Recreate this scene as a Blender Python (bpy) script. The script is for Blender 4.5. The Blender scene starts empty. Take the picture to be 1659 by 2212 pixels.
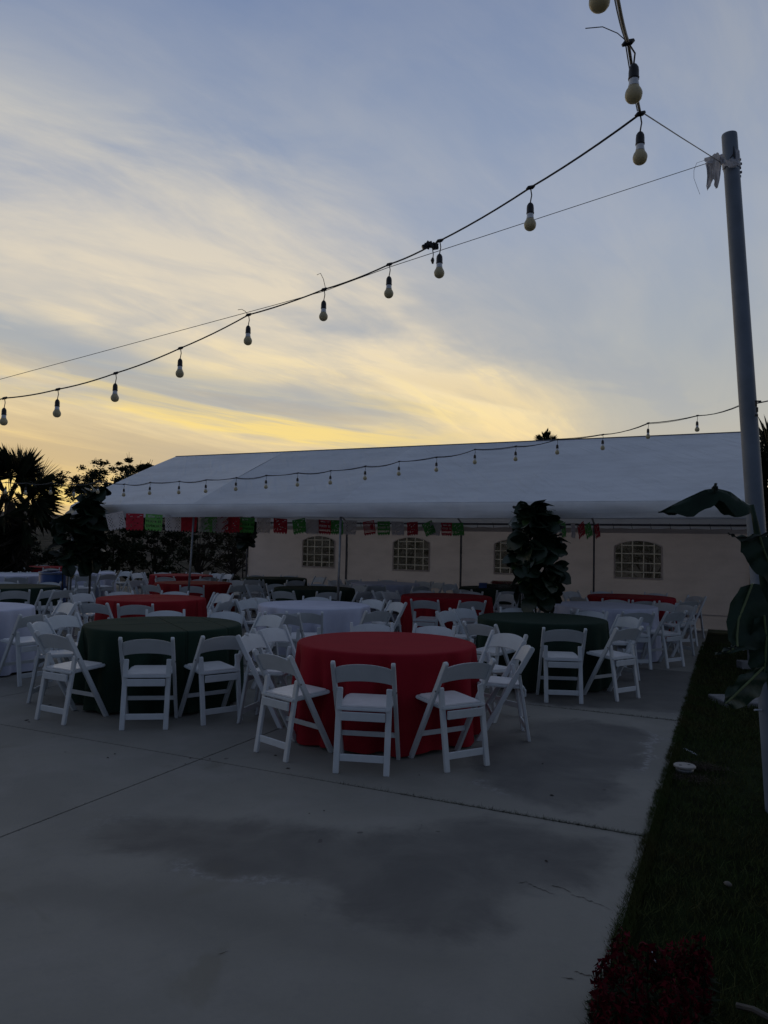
import bpy, bmesh, math, random
import numpy as np
from mathutils import Vector, Matrix
from mathutils.geometry import tessellate_polygon
R = math.radians
random.seed(7)
rng = np.random.default_rng(7)
S = bpy.context.scene
COL = S.collection

# ---------------------------------------------------------------- camera
HC, PITCH, ROLL, F = 1.588, R(2.605), R(1.17), 1605.0      # calibrated on the tables, chairs and tent
PW, PH = 1659.0, 2212.0
cam_d = bpy.data.cameras.new('camera')
cam_d.sensor_fit = 'VERTICAL'; cam_d.sensor_height = 36.0; cam_d.sensor_width = 27.0
cam_d.lens = 36.0 * F / PH
cam_d.clip_start = .05; cam_d.clip_end = 3000
cam = bpy.data.objects.new('camera', cam_d); COL.objects.link(cam)
cam.matrix_world = (Matrix.Translation((0, 0, HC)) @ Matrix.Rotation(math.pi/2 + PITCH, 4, 'X') @ Matrix.Rotation(ROLL, 4, 'Z'))
S.camera = cam
S.render.resolution_x, S.render.resolution_y = 768, 1024

def ray(x, y):
    a, b = x - PW/2, y - PH/2
    c, s = math.cos(ROLL), math.sin(ROLL)
    a, b = a*c + b*s, -a*s + b*c
    X, f, up = a/F, 1.0, -b/F
    return Vector((X, f*math.cos(PITCH) - up*math.sin(PITCH), f*math.sin(PITCH) + up*math.cos(PITCH)))
def at(x, y, Y):                       # point of the sight line at depth Y
    d = ray(x, y); t = Y/d.y
    return Vector((d.x*t, Y, HC + d.z*t))
def onz(x, y, z=0.0):                  # point of the sight line at height z
    d = ray(x, y); t = (z-HC)/d.z
    return Vector((d.x*t, d.y*t, z))

# ---------------------------------------------------------------- world
W = bpy.data.worlds.new('World'); S.world = W; W.use_nodes = True
nt = W.node_tree; nt.nodes.clear()
class NB:
    def __init__(s, nt): s.nt = nt
    def n(s, t, **k):
        o = s.nt.nodes.new(t)
        for a, b in k.items(): setattr(o, a, b)
        return o
    def put(s, sock, v):
        if isinstance(v, bpy.types.NodeSocket): s.nt.links.new(v, sock)
        else: sock.default_value = v
    def m(s, op, a, b=0.0, c=0.0):
        o = s.n('ShaderNodeMath', operation=op)
        for i, v in enumerate((a, b, c)): s.put(o.inputs[i], v)
        return o.outputs[0]
    def mix(s, f, a, b, mode='MIX'):
        o = s.n('ShaderNodeMix', data_type='RGBA', blend_type=mode)
        s.put(o.inputs[0], f)
        for i, v in ((6, a), (7, b)):
            s.put(o.inputs[i], v if isinstance(v, bpy.types.NodeSocket) else (*v[:3], 1))
        return o.outputs[2]
    def ramp(s, f, stops, interp='LINEAR'):
        o = s.n('ShaderNodeValToRGB'); s.put(o.inputs[0], f)
        cr = o.color_ramp; cr.interpolation = interp
        while len(cr.elements) < len(stops): cr.elements.new(.5)
        for e, (p, c) in zip(cr.elements, stops):
            e.position = p; e.color = (*c, 1) if hasattr(c, '__len__') else (c, c, c, 1)
        return o.outputs[0]
    def sm(s, v, a, b):                 # smoothstep a->b
        o = s.n('ShaderNodeMapRange', interpolation_type='SMOOTHSTEP')
        s.put(o.inputs[0], v); o.inputs[1].default_value = a; o.inputs[2].default_value = b
        return o.outputs[0]
    def noise(s, vec, scale, detail=4, rough=.5, dist=0.0):
        o = s.n('ShaderNodeTexNoise'); 
        if vec is not None: s.put(o.inputs['Vector'], vec)
        o.inputs['Scale'].default_value = scale; o.inputs['Detail'].default_value = detail
        o.inputs['Roughness'].default_value = rough; o.inputs['Distortion'].default_value = dist
        return o.outputs[0]
    def xyz(s, x, y, z=0.0):
        o = s.n('ShaderNodeCombineXYZ')
        for i, v in enumerate((x, y, z)): s.put(o.inputs[i], v)
        return o.outputs[0]
def lin(*c):
    return tuple(((v/255)/12.92 if v/255 <= .04045 else (((v/255)+.055)/1.055)**2.4) for v in c)
b = NB(nt)
tc = b.n('ShaderNodeTexCoord'); sp = b.n('ShaderNodeSeparateXYZ'); nt.links.new(tc.outputs['Generated'], sp.inputs[0])
dx, dy, dz = sp.outputs
zc = b.m('MAXIMUM', dz, .015)
TH = R(16.2); cth, sth = math.cos(TH), math.sin(TH)
px, py = b.m('DIVIDE', dx, zc), b.m('DIVIDE', dy, zc)
tt = b.m('SUBTRACT', b.m('MULTIPLY', px, cth), b.m('MULTIPLY', py, sth))
ll = b.m('ADD', b.m('MULTIPLY', px, sth), b.m('MULTIPLY', py, cth))
lnl = b.m('MULTIPLY', b.m('LOGARITHM', b.m('ADD', b.m('MULTIPLY', ll, ll), .1), math.e), .5)
ss = b.m('SUBTRACT', tt, b.m('MULTIPLY', lnl, .62))
ssq = b.m('MULTIPLY', b.m('SIGN', ss), b.m('LOGARITHM', b.m('ADD', b.m('ABSOLUTE', ss), 1.0), math.e))
warp = b.m('SUBTRACT', b.noise(b.xyz(b.m('MULTIPLY', ssq, 1.3), lnl, 3.1), 1.3, 3, .5), .5)
sw = b.m('ADD', ss, b.m('MULTIPLY', b.m('MULTIPLY', warp, b.m('ADD', b.m('ABSOLUTE', ss), .35)), .75))
fine = b.noise(b.xyz(b.m('MULTIPLY', ssq, 3.6), b.m('MULTIPLY', lnl, 1.9), 1.0), 1.5, 8, .60, .6)
broad = b.noise(b.xyz(b.m('MULTIPLY', ssq, 1.7), b.m('MULTIPLY', lnl, 1.6), 7.0), 1.3, 4, .5, .5)
wisp = b.noise(b.xyz(b.m('MULTIPLY', ssq, 11.), b.m('MULTIPLY', lnl, 2.8), 5.0), 1.4, 7, .62, .9)
elev = dz                                                        # sine of elevation
wz = b.m('DIVIDE', b.m('MAXIMUM', dz, 0.0), b.m('SQRT', b.m('MAXIMUM', b.m('SUBTRACT', 1.0, b.m('MULTIPLY', dz, dz)), .001)))  # tan elevation
# clear sky, front (towards the set sun) and back
def T(t): return min(1.0, t/3.0)
base = b.ramp(b.m('DIVIDE', wz, 3.0), [(T(0), lin(212,184,140)), (T(.08), lin(203,187,158)), (T(.17), lin(182,181,174)), (T(.27), lin(163,171,180)),
    (T(.42), lin(147,161,185)), (T(.56), lin(132,149,179)), (T(.74), lin(118,136,170)), (T(1.3), lin(97,112,138)), (T(3.0), lin(82,93,112))])
back = b.ramp(b.m('DIVIDE', wz, 3.0), [(T(0), lin(97,106,125)), (T(.3), lin(97,108,128)), (T(.9), lin(90,101,120)), (T(3.0), lin(82,93,112))])
fr = b.sm(dy, -.55, .45)
sky = b.mix(fr, back, base)
# glow round the set sun, low at the left
hx = b.m('SUBTRACT', dx, -.50); hy = b.m('SUBTRACT', dy, .86); hz = b.m('MULTIPLY', b.m('SUBTRACT', dz, .03), 1.9)
dist = b.m('SQRT', b.m('ADD', b.m('ADD', b.m('MULTIPLY', hx, hx), b.m('MULTIPLY', hy, hy)), b.m('MULTIPLY', hz, hz)))
glow = b.m('MULTIPLY', b.sm(dist, .40, .03), .85)
sky = b.mix(glow, sky, lin(250,208,118))
# cirrus
dens = b.ramp(b.m('DIVIDE', b.m('ADD', sw, 8.0), 10.0),
    [(0, .30), (.22, .42), (.30, .70), (.37, .85), (.395, .45), (.415, .10), (.475, .06), (.505, .25), (.545, .72), (.585, .92), (.62, 1.0), (.655, .80), (.69, .34), (.73, .22), (.80, .30), (.90, .22)])
fS = b.sm(fine, .30, .70); bS = b.sm(broad, .30, .70); wS = b.sm(wisp, .28, .72)
tex = b.m('ADD', .27, b.m('ADD', b.m('MULTIPLY', fS, .52), b.m('MULTIPLY', bS, .46)))
tex = b.m('ADD', tex, b.m('MULTIPLY', b.m('SUBTRACT', wS, .5), .20))
dn = b.m('MULTIPLY', dens, tex)
thin = b.m('MULTIPLY', b.sm(b.m('ADD', fine, b.m('MULTIPLY', b.m('SUBTRACT', wisp, .5), .4)), .48, .72), b.m('MULTIPLY', b.sm(wz, .95, .35), .30))
dn = b.m('MAXIMUM', dn, thin)
dn = b.m('MULTIPLY', b.m('MINIMUM', dn, 1.0), b.sm(dy, -.3, .35))
ccol = b.ramp(b.m('DIVIDE', wz, 3.0), [(T(0), lin(250,214,135)), (T(.1), lin(250,218,154)), (T(.19), lin(248,226,178)), (T(.28), lin(232,217,190)), (T(.42), lin(215,207,193)), (T(.55), lin(197,195,189)), (T(.75), lin(170,173,180)), (T(1.5), lin(128,140,165))])
cright = b.mix(b.sm(dx, .16, .40), ccol, lin(188,187,180))
sky = b.mix(b.m('MULTIPLY', dn, .98), sky, cright)
# bright fibres where the cloud catches the last light
fib = b.m('MULTIPLY', b.m('MULTIPLY', b.sm(b.m('ADD', wisp, b.m('MULTIPLY', b.m('SUBTRACT', fine, .5), .8)), .54, .74), b.sm(dens, .3, .9)), b.m('MULTIPLY', b.sm(wz, .34, .16), b.sm(dx, .38, .12)))
sky = b.mix(b.m('MULTIPLY', fib, .42), sky, lin(255,231,168))
# dusky layers of thicker cloud low over the horizon
lv = b.xyz(b.m('ADD', b.m('MULTIPLY', dx, 1.5), b.m('MULTIPLY', dz, 2.0)), b.m('ADD', b.m('MULTIPLY', dz, 13.), b.m('MULTIPLY', dx, 1.6)), 2.0)
lown = b.noise(lv, 1.5, 7, .58, .5)
lowm = b.m('MULTIPLY', b.m('MULTIPLY', b.sm(lown, .44, .60), b.m('MULTIPLY', b.sm(wz, .27, .15), b.sm(dx, .30, .05))), b.sm(dy, -.2, .4))
sky = b.mix(b.m('MULTIPLY', lowm, .50), sky, lin(186,168,142))
lit = b.m('MULTIPLY', b.m('MULTIPLY', b.sm(lown, .50, .38), b.sm(wz, .25, .15)), b.m('MULTIPLY', b.sm(dx, .22, -.10), b.sm(dy, 0, .4)))
sky = b.mix(b.m('MULTIPLY', lit, .85), sky, lin(255,224,136))
patch = b.m('MULTIPLY', b.m('MULTIPLY', b.sm(bS, .45, .05), b.sm(wz, .12, .22)), b.m('MULTIPLY', b.sm(wz, .48, .32), b.sm(dy, 0, .4)))
sky = b.mix(b.m('MULTIPLY', patch, .38), sky, lin(160,167,178))
# ground half of the dome
sky = b.mix(b.sm(dz, -.01, -.06), sky, lin(40,40,42))
bg = b.n('ShaderNodeBackground'); b.put(bg.inputs[0], sky); bg.inputs[1].default_value = 1.0
wo = b.n('ShaderNodeOutputWorld'); nt.links.new(bg.outputs[0], wo.inputs[0])
# last weak warm light of the set sun
sun_d = bpy.data.lights.new('sun', 'SUN'); sun_d.energy = .06; sun_d.angle = R(18); sun_d.color = (1, .72, .42)
sun = bpy.data.objects.new('sun', sun_d); COL.objects.link(sun)
sun.rotation_euler = Vector((.50, -.86, -.09)).to_track_quat('-Z', 'Y').to_euler()
S.view_settings.view_transform = 'Standard'; S.view_settings.look = 'None'
S.view_settings.exposure = 0; S.view_settings.gamma = 1; S.view_settings.use_curve_mapping = False

# ---------------------------------------------------------------- materials
SPEC = dict(lawn_blade=.08, flower_foliage=.1, dark_leaf=.15, palm_leaf=.15, banana_leaf=.12, banana_leaf_underside=.1, lawn_thatch=.05, crimson_flower=.08, dry_leaf=.1, dry_hillside=.05, fig_leaf=.3)
def mat(name, col, rough=.6, var=.12, scale=6.0, bump=0.0, bscale=60.0, metal=0.0, spec=.5, coord='Object', col2=None, trans=0.0, sheen=0.0, bdist=.01):
    m = bpy.data.materials.new(name); m.use_nodes = True
    t = m.node_tree; t.nodes.clear(); q = NB(t)
    p = q.n('ShaderNodeBsdfPrincipled'); o = q.n('ShaderNodeOutputMaterial')
    tc = q.n('ShaderNodeTexCoord').outputs[coord]
    nz = q.noise(tc, scale, 5, .6)
    c2 = col2 or tuple(v*(1-2*var) for v in col)
    c = q.mix(q.sm(nz, .3, .7), tuple(min(1, v*(1+var*.5)) for v in col), c2)
    q.put(p.inputs['Base Color'], c)
    p.inputs['Roughness'].default_value = rough; p.inputs['Metallic'].default_value = metal
    p.inputs['Specular IOR Level'].default_value = SPEC.get(name, spec)
    if sheen: p.inputs['Sheen Weight'].default_value = sheen
    if bump:
        bp = q.n('ShaderNodeBump'); bp.inputs['Strength'].default_value = bump; bp.inputs['Distance'].default_value = bdist
        q.put(bp.inputs['Height'], q.noise(tc, bscale, 4, .6)); t.links.new(bp.outputs[0], p.inputs['Normal'])
    out = p.outputs[0]
    if trans:
        tr = q.n('ShaderNodeBsdfTranslucent'); q.put(tr.inputs[0], c)
        mx = q.n('ShaderNodeMixShader'); mx.inputs[0].default_value = trans
        t.links.new(out, mx.inputs[1]); t.links.new(tr.outputs[0], mx.inputs[2]); out = mx.outputs[0]
    t.links.new(out, o.inputs[0])
    return m
M = {}
M['chair'] = mat('white_resin', (.56,.60,.64), .42, .05, 5, .03, 40)
def vary(m, amt=.10):
    t = m.node_tree; q = NB(t); p = [n for n in t.nodes if n.type == 'BSDF_PRINCIPLED'][0]
    src = p.inputs['Base Color'].links[0].from_socket
    oi = q.n('ShaderNodeObjectInfo').outputs['Random']
    c = q.mix(q.m('MULTIPLY', oi, 1.0), q.mix(1.0, src, (1-amt, 1-amt, 1-amt*1.2), 'MULTIPLY'), src)
    sc = q.sm(q.noise(q.n('ShaderNodeTexCoord').outputs['Object'], 34, 3, .7), .66, .72)
    q.put(p.inputs['Base Color'], q.mix(q.m('MULTIPLY', sc, .35), c, (.22,.21,.20)))
vary(M['chair'])
M['pad'] = mat('white_vinyl_pad', (.70,.70,.72), .35, .04, 9, .03, 9)
M['bolt'] = mat('steel_bolt', (.16,.16,.17), .4, .1, metal=.8)
M['black'] = mat('black_rubber', (.012,.012,.016), .5, .2)
M['wire'] = mat('dark_steel_wire', (.03,.03,.04), .5, .2)
M['bulb'] = mat('frosted_bulb', (.62,.56,.38), .32, .03, 20, trans=.38)
M['bulbneck'] = mat('white_bulb_neck', (.66,.69,.74), .35, .03)
M['galv'] = mat('galvanised_tube', (.22,.23,.25), .4, .15, 12, metal=.6)
M['dkpole'] = mat('dark_tube', (.10,.10,.115), .45, .15, metal=.4)
M['polew'] = mat('painted_white_pole', (.15,.185,.24), .5, .12, 3, .03, 20, col2=(.11,.14,.18))
M['concrete_foot'] = mat('pale_concrete', (.20,.20,.21), .9, .15, 8, .2, 60)
M['plastic'] = mat('translucent_plastic', (.60,.60,.64), .3, .1, 14, .6, 25, trans=.35)
M['soil'] = mat('dry_soil', (.055,.045,.035), .95, .25, 3, .6, 20, bdist=.05)
M['bedsoil'] = mat('dark_bed_soil', (.018,.014,.011), .95, .3, 9, .8, 40, bdist=.03)
M['hill'] = mat('dry_hillside', (.11,.09,.075), .95, .25, .35, .6, 1.5, bdist=.5, col2=(.035,.035,.026))
M['leafdk'] = mat('dark_leaf', (.018,.028,.012), .6, .3, 1.5, col2=(.01,.015,.008), trans=.15)
M['leafdry'] = mat('dry_leaf', (.045,.04,.024), .7, .3, 1.5, col2=(.018,.02,.012))
M['palm'] = mat('palm_leaf', (.026,.036,.018), .55, .25, 1.2, col2=(.014,.02,.012), trans=.2)
M['palmdry'] = mat('dry_palm_skirt', (.045,.034,.024), .9, .3, 3, .8, 10, bdist=.08)
M['bark'] = mat('bark', (.04,.03,.024), .9, .3, 8, .7, 30)
M['stem'] = mat('pale_stem', (.10,.09,.08), .8, .25, 10)
M['fig'] = mat('fig_leaf', (.016,.034,.018), .38, .2, 7, .15, 18, col2=(.009,.02,.012), trans=.06)
M['figlight'] = mat('fig_leaf_young', (.045,.085,.022), .4, .2, 7, .15, 18, trans=.12)
M['ban'] = mat('banana_leaf', (.020,.040,.026), .33, .2, 5, .2, 12, col2=(.010,.022,.016), trans=.08)
M['banpale'] = mat('banana_leaf_underside', (.055,.07,.06), .6, .2, 5, .2, 12)
M['rib'] = mat('leaf_midrib', (.09,.13,.045), .5, .15)
M['grass'] = mat('lawn_blade', (.030,.052,.014), .7, .3, 1.8, col2=(.050,.048,.018), coord='Object')
M['weed'] = mat('joint_weed', (.03,.038,.016), .8, .3, 3)
M['lawn'] = mat('lawn_thatch', (.012,.020,.006), .95, .3, 6, .5, 80)
M['lid'] = mat('white_pvc_cap', (.27,.25,.24), .5, .1, 12)
M['dirt'] = mat('bare_dirt', (.05,.036,.025), .95, .3, 12, .6, 50)
M['red_fl'] = mat('crimson_flower', (.075,.002,.009), .8, .35, 20, .3, 60)
M['fleaf'] = mat('flower_foliage', (.012,.022,.010), .7, .3, 9)
M['scrap'] = mat('white_paper', (.45,.48,.55), .8, .1, 10)
M['barrel'] = mat('blue_plastic_drum', (.012,.06,.22), .38, .15, 5)
M['stake'] = mat('pale_wood', (.42,.38,.28), .8, .15, 12)
M['debris'] = mat('dry_debris', (.02,.014,.012), .9, .3, 20)
M['tentframe'] = mat('frame_tube', (.30,.31,.33), .4, .1, metal=.5)
def cloth(name, col, **k):
    return mat(name, col, .85, .05, 3, .12, 500, spec=.10, bdist=.002, **k)
M['c_red'] = cloth('red_cloth', (.26,.011,.022))
M['c_green'] = cloth('dark_green_cloth', (.016,.032,.024))
M['c_white'] = cloth('white_cloth', (.50,.52,.64))
def paper(name, col): return mat(name, col, .6, .08, 8, trans=.45)
M['p_red'] = paper('red_tissue', (.42,.02,.04)); M['p_green'] = paper('green_tissue', (.07,.30,.07))
M['p_white'] = paper('white_tissue', (.55,.53,.55)); M['muntin'] = mat('white_grid_tape', (.88,.86,.80), .5, .03, 8, trans=.65)
M['p_lime'] = paper('light_green_tissue', (.14,.42,.10))
# folded green cloth with pressed creases (relief only)
def crease(m):
    t = m.node_tree; q = NB(t); p = [n for n in t.nodes if n.type == 'BSDF_PRINCIPLED'][0]
    s = q.n('ShaderNodeSeparateXYZ'); t.links.new(q.n('ShaderNodeTexCoord').outputs['Object'], s.inputs[0])
    def line(v, off): return q.sm(q.m('ABSOLUTE', q.m('SUBTRACT', v, off)), .018, .0)
    h = q.m('MAXIMUM', line(s.outputs[0], .05), line(s.outputs[1], -.03))
    h = q.m('MAXIMUM', h, q.m('MULTIPLY', q.m('MAXIMUM', line(s.outputs[0], .48), line(s.outputs[1], .42)), .7))
    bp = q.n('ShaderNodeBump'); bp.inputs['Strength'].default_value = 1.0; bp.inputs['Distance'].default_value = .018
    q.put(bp.inputs['Height'], q.m('MULTIPLY', h, -1)); t.links.new(bp.outputs[0], p.inputs['Normal'])
M['c_green_f'] = cloth('dark_green_cloth_creased', (.017,.036,.026)); crease(M['c_green_f'])
M['c_red_f'] = cloth('red_cloth_creased', (.26,.016,.022)); crease(M['c_red_f'])
# tent vinyl: fine pulled wrinkles running down the slope, faint grime
def vinyl(name, col, bump=.5, trans=0.12, vertical=False):
    m = bpy.data.materials.new(name); m.use_nodes = True
    t = m.node_tree; t.nodes.clear(); q = NB(t)
    p = q.n('ShaderNodeBsdfPrincipled'); o = q.n('ShaderNodeOutputMaterial')
    uv = q.n('ShaderNodeUVMap').outputs[0]
    s = q.n('ShaderNodeSeparateXYZ'); t.links.new(uv, s.inputs[0])
    u, v = s.outputs[0], s.outputs[1]
    if vertical:
        w = q.noise(q.xyz(q.m('MULTIPLY', u, 2.2), q.m('MULTIPLY', v, .8)), 1.6, 4, .5, .3)
        w2 = q.noise(q.xyz(q.m('MULTIPLY', u, .5), q.m('MULTIPLY', v, 5)), 1.5, 3, .5)
        h = q.m('ADD', w, q.m('MULTIPLY', w2, .5))
    else:
        d = q.m('ADD', u, q.m('MULTIPLY', v, .75)); e = q.m('SUBTRACT', v, q.m('MULTIPLY', u, .75))
        w = q.noise(q.xyz(q.m('MULTIPLY', d, 4.0), q.m('MULTIPLY', e, .6)), 1.6, 1.5, .4, .3)
        msk = q.sm(q.noise(q.xyz(u, v, 4.), 1.1, 3, .5), .40, .62)
        w2 = q.noise(q.xyz(q.m('MULTIPLY', u, .35), q.m('MULTIPLY', v, .9), 2.), 1.5, 3, .5)
        h = q.m('ADD', q.m('MULTIPLY', q.m('MULTIPLY', q.sm(w, .45, .62), msk), .45), q.m('MULTIPLY', w2, 1.3))
    g = q.noise(q.xyz(u, q.m('MULTIPLY', v, 2.5), 8.), 1.3, 6, .65)
    c = q.mix(q.sm(g, .35, .75), col, tuple(x*.84 for x in col))
    q.put(p.inputs['Base Color'], c); p.inputs['Roughness'].default_value = .48
    bp = q.n('ShaderNodeBump'); bp.inputs['Strength'].default_value = bump; bp.inputs['Distance'].default_value = .03
    q.put(bp.inputs['Height'], h); t.links.new(bp.outputs[0], p.inputs['Normal'])
    tr = q.n('ShaderNodeBsdfTranslucent'); q.put(tr.inputs[0], c)
    mx = q.n('ShaderNodeMixShader'); mx.inputs[0].default_value = trans
    t.links.new(p.outputs[0], mx.inputs[1]); t.links.new(tr.outputs[0], mx.inputs[2]); t.links.new(mx.outputs[0], o.inputs[0])
    return m
M['roof'] = vinyl('tent_roof_vinyl', (.66,.70,.76), .7, .16)
M['roof0'] = M['roof']; M['roof1'] = vinyl('tent_roof_vinyl_grey', (.56,.60,.66), .7, .16); M['roof2'] = vinyl('tent_roof_vinyl_old', (.63,.67,.73), .7, .16)
M['valance'] = vinyl('tent_valance_vinyl', (.72,.74,.77), .9, .14, True)
M['wall'] = vinyl('tent_wall_vinyl', (.62,.54,.49), .5, .30, True)
def clear_vinyl():
    m = bpy.data.materials.new('clear_window_vinyl'); m.use_nodes = True
    t = m.node_tree; t.nodes.clear(); q = NB(t)
    p = q.n('ShaderNodeBsdfPrincipled'); o = q.n('ShaderNodeOutputMaterial')
    tc = q.n('ShaderNodeTexCoord').outputs['Object']
    p.inputs['Base Color'].default_value = (.20,.18,.14,1); p.inputs['Roughness'].default_value = .16
    bp = q.n('ShaderNodeBump'); bp.inputs['Strength'].default_value = .8; bp.inputs['Distance'].default_value = .05
    q.put(bp.inputs['Height'], q.noise(tc, 3.5, 5, .6, .8)); t.links.new(bp.outputs[0], p.inputs['Normal'])
    tr = q.n('ShaderNodeBsdfTransparent'); tr.inputs[0].default_value = (.82,.80,.76,1)
    mx = q.n('ShaderNodeMixShader'); q.put(mx.inputs[0], q.m('ADD', .16, q.m('MULTIPLY', q.sm(q.noise(tc, 4, 4, .6), .45, .7), .34)))
    tl = q.n('ShaderNodeBsdfTranslucent'); tl.inputs[0].default_value = (.42,.37,.29,1)
    m2 = q.n('ShaderNodeMixShader'); m2.inputs[0].default_value = .12; t.links.new(p.outputs[0], m2.inputs[1]); t.links.new(tl.outputs[0], m2.inputs[2])
    t.links.new(tr.outputs[0], mx.inputs[1]); t.links.new(m2.outputs[0], mx.inputs[2]); t.links.new(mx.outputs[0], o.inputs[0])
    return m
M['pane'] = clear_vinyl()

# ---------------------------------------------------------------- mesh helpers
class MB:
    def __init__(s): s.v = []; s.f = []; s.uv = None
    def add(s, vs, fs):
        o = len(s.v); s.v += [tuple(x) for x in vs]; s.f += [tuple(i+o for i in f) for f in fs]; return s
    def box(s, c, d, rot=None):
        x, y, z = d[0]/2, d[1]/2, d[2]/2
        vs = [Vector(p) for p in ((-x,-y,-z),(x,-y,-z),(x,y,-z),(-x,y,-z),(-x,-y,z),(x,-y,z),(x,y,z),(-x,y,z))]
        if rot is not None: vs = [rot @ v for v in vs]
        return s.add([v + Vector(c) for v in vs], [(0,3,2,1),(4,5,6,7),(0,1,5,4),(1,2,6,5),(2,3,7,6),(3,0,4,7)])
    def tube(s, pts, r, n=6, cap=True):
        pts = [Vector(p) for p in pts]; rs = r if hasattr(r, '__len__') else [r]*len(pts)
        vs = []; fs = []; prev = None
        for i, p in enumerate(pts):
            t = (pts[min(i+1, len(pts)-1)] - pts[max(i-1, 0)]).normalized()
            a = prev if prev is not None else (Vector((0,0,1)) if abs(t.z) < .9 else Vector((1,0,0)))
            u = (a - t*a.dot(t)).normalized(); w = t.cross(u); prev = u
            for k in range(n):
                an = 2*math.pi*k/n; vs.append(p + (u*math.cos(an) + w*math.sin(an))*rs[i])
        for i in range(len(pts)-1):
            for k in range(n):
                fs.append((i*n+k, i*n+(k+1)%n, (i+1)*n+(k+1)%n, (i+1)*n+k))
        if cap: fs += [tuple(range(n))[::-1], tuple((len(pts)-1)*n+k for k in range(n))]
        return s.add(vs, fs)
    def lathe(s, prof, n=16, c=(0,0,0)):
        vs = []; fs = []
        for r, z in prof:
            for k in range(n):
                a = 2*math.pi*k/n; vs.append((c[0]+r*math.cos(a), c[1]+r*math.sin(a), c[2]+z))
        m = len(prof)
        for i in range(m-1):
            for k in range(n): fs.append((i*n+k, i*n+(k+1)%n, (i+1)*n+(k+1)%n, (i+1)*n+k))
        if prof[0][0] > 1e-5: fs.append(tuple(range(n))[::-1])
        if prof[-1][0] > 1e-5: fs.append(tuple((m-1)*n+k for k in range(n)))
        return s.add(vs, fs)
    def prism(s, poly, h, fn):          # poly in 2D, extruded +-h/2, mapped by fn(u, v, w)
        n = len(poly); vs = [fn(u, v, -h/2) for u, v in poly] + [fn(u, v, h/2) for u, v in poly]
        fs = [tuple(range(n))[::-1], tuple(range(n, 2*n))] + [(i, (i+1) % n, n+(i+1) % n, n+i) for i in range(n)]
        return s.add(vs, fs)
    def mesh(s, name, m, smooth=False, bevel=0.0, seg=1):
        me = bpy.data.meshes.new(name); me.from_pydata([tuple(v) for v in s.v], [], s.f)
        if bevel:
            bm = bmesh.new(); bm.from_mesh(me)
            bmesh.ops.recalc_face_normals(bm, faces=bm.faces)
            es = [e for e in bm.edges if e.is_manifold and e.calc_face_angle(0) > .6]
            bmesh.ops.bevel(bm, geom=es, offset=bevel, segments=seg, affect='EDGES', clamp_overlap=True)
            bm.to_mesh(me); bm.free()
        for mm in (m if isinstance(m, (list, tuple)) else [m]): me.materials.append(mm)
        if smooth: me.polygons.foreach_set('use_smooth', [True]*len(me.polygons))
        me.update(); return me
    def build(s, name, m, parent=None, **k): return link(name, s.mesh(name, m, **k), parent)
def link(name, me, parent=None):
    o = bpy.data.objects.new(name, me); COL.objects.link(o)
    if parent is not None: o.parent = parent
    return o
def thing(name, label, cat, loc=(0,0,0), rz=0.0, group=None):
    o = bpy.data.objects.new(name, None); COL.objects.link(o); o.empty_display_size = .1
    o.location = loc; o.rotation_euler = (0, 0, rz)
    return tag(o, label, cat, group)
def tag(o, label, cat, group=None, kind=None):
    if label: o['label'] = label
    if cat: o['category'] = cat
    if group: o['group'] = group
    if kind: o['kind'] = kind
    return o
def struct(o): o['kind'] = 'structure'; return o
def smooth_by(me, ang=.6):
    me.polygons.foreach_set('use_smooth', [True]*len(me.polygons))
    me.set_sharp_from_angle(angle=ang) if hasattr(me, 'set_sharp_from_angle') else None
def quads(name, P, m, parent=None, k=4):      # P: (n, k, 3) array of separate faces
    P = np.asarray(P, dtype=np.float32); n = len(P)
    me = bpy.data.meshes.new(name); me.vertices.add(n*k); me.vertices.foreach_set('co', P.reshape(-1))
    me.loops.add(n*k); me.loops.foreach_set('vertex_index', np.arange(n*k, dtype=np.int32))
    me.polygons.add(n); me.polygons.foreach_set('loop_start', np.arange(0, n*k, k, dtype=np.int32))
    me.materials.append(m); me.update(calc_edges=True); me.validate()
    return link(name, me, parent)
def lookdown(): pass

# ---------------------------------------------------------------- ground, slabs, lawn
AZ = R(25.67)
AL = Vector((math.cos(AZ), -math.sin(AZ), 0)); PE = Vector((math.sin(AZ), math.cos(AZ), 0))
G = R(25.0)                                                     # slab grid direction
GA = Vector((math.cos(G), -math.sin(G), 0)); GB = Vector((math.sin(G), math.cos(G), 0))
def g2w(a, bb, z=0.0): return GA*a + GB*bb + Vector((0,0,z))
def w2g(p): return p.dot(GA), p.dot(GB)
edge_pts = [onz(1507,1481), onz(1481,1562), onz(1392,1804), onz(1332,1970), onz(1286,2136), onz(1261,2212)]
EDGE = sum(w2g(p)[0] for p in edge_pts)/len(edge_pts)
J1 = (w2g(onz(430,1640))[1] + w2g(onz(1392,1806))[1])/2
J3 = (w2g(onz(1481,1562))[1] + w2g(onz(1150,1520))[1])/2
J2 = (w2g(onz(430,1640))[0] + w2g(onz(0,1810))[0])/2
print('grid', EDGE, J1, J3, J2, [round(w2g(p)[0], 2) for p in edge_pts], w2g(onz(430,1640)), w2g(onz(1392,1806)), w2g(onz(1481,1562)), w2g(onz(1150,1520)), w2g(onz(0,1810)))

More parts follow.
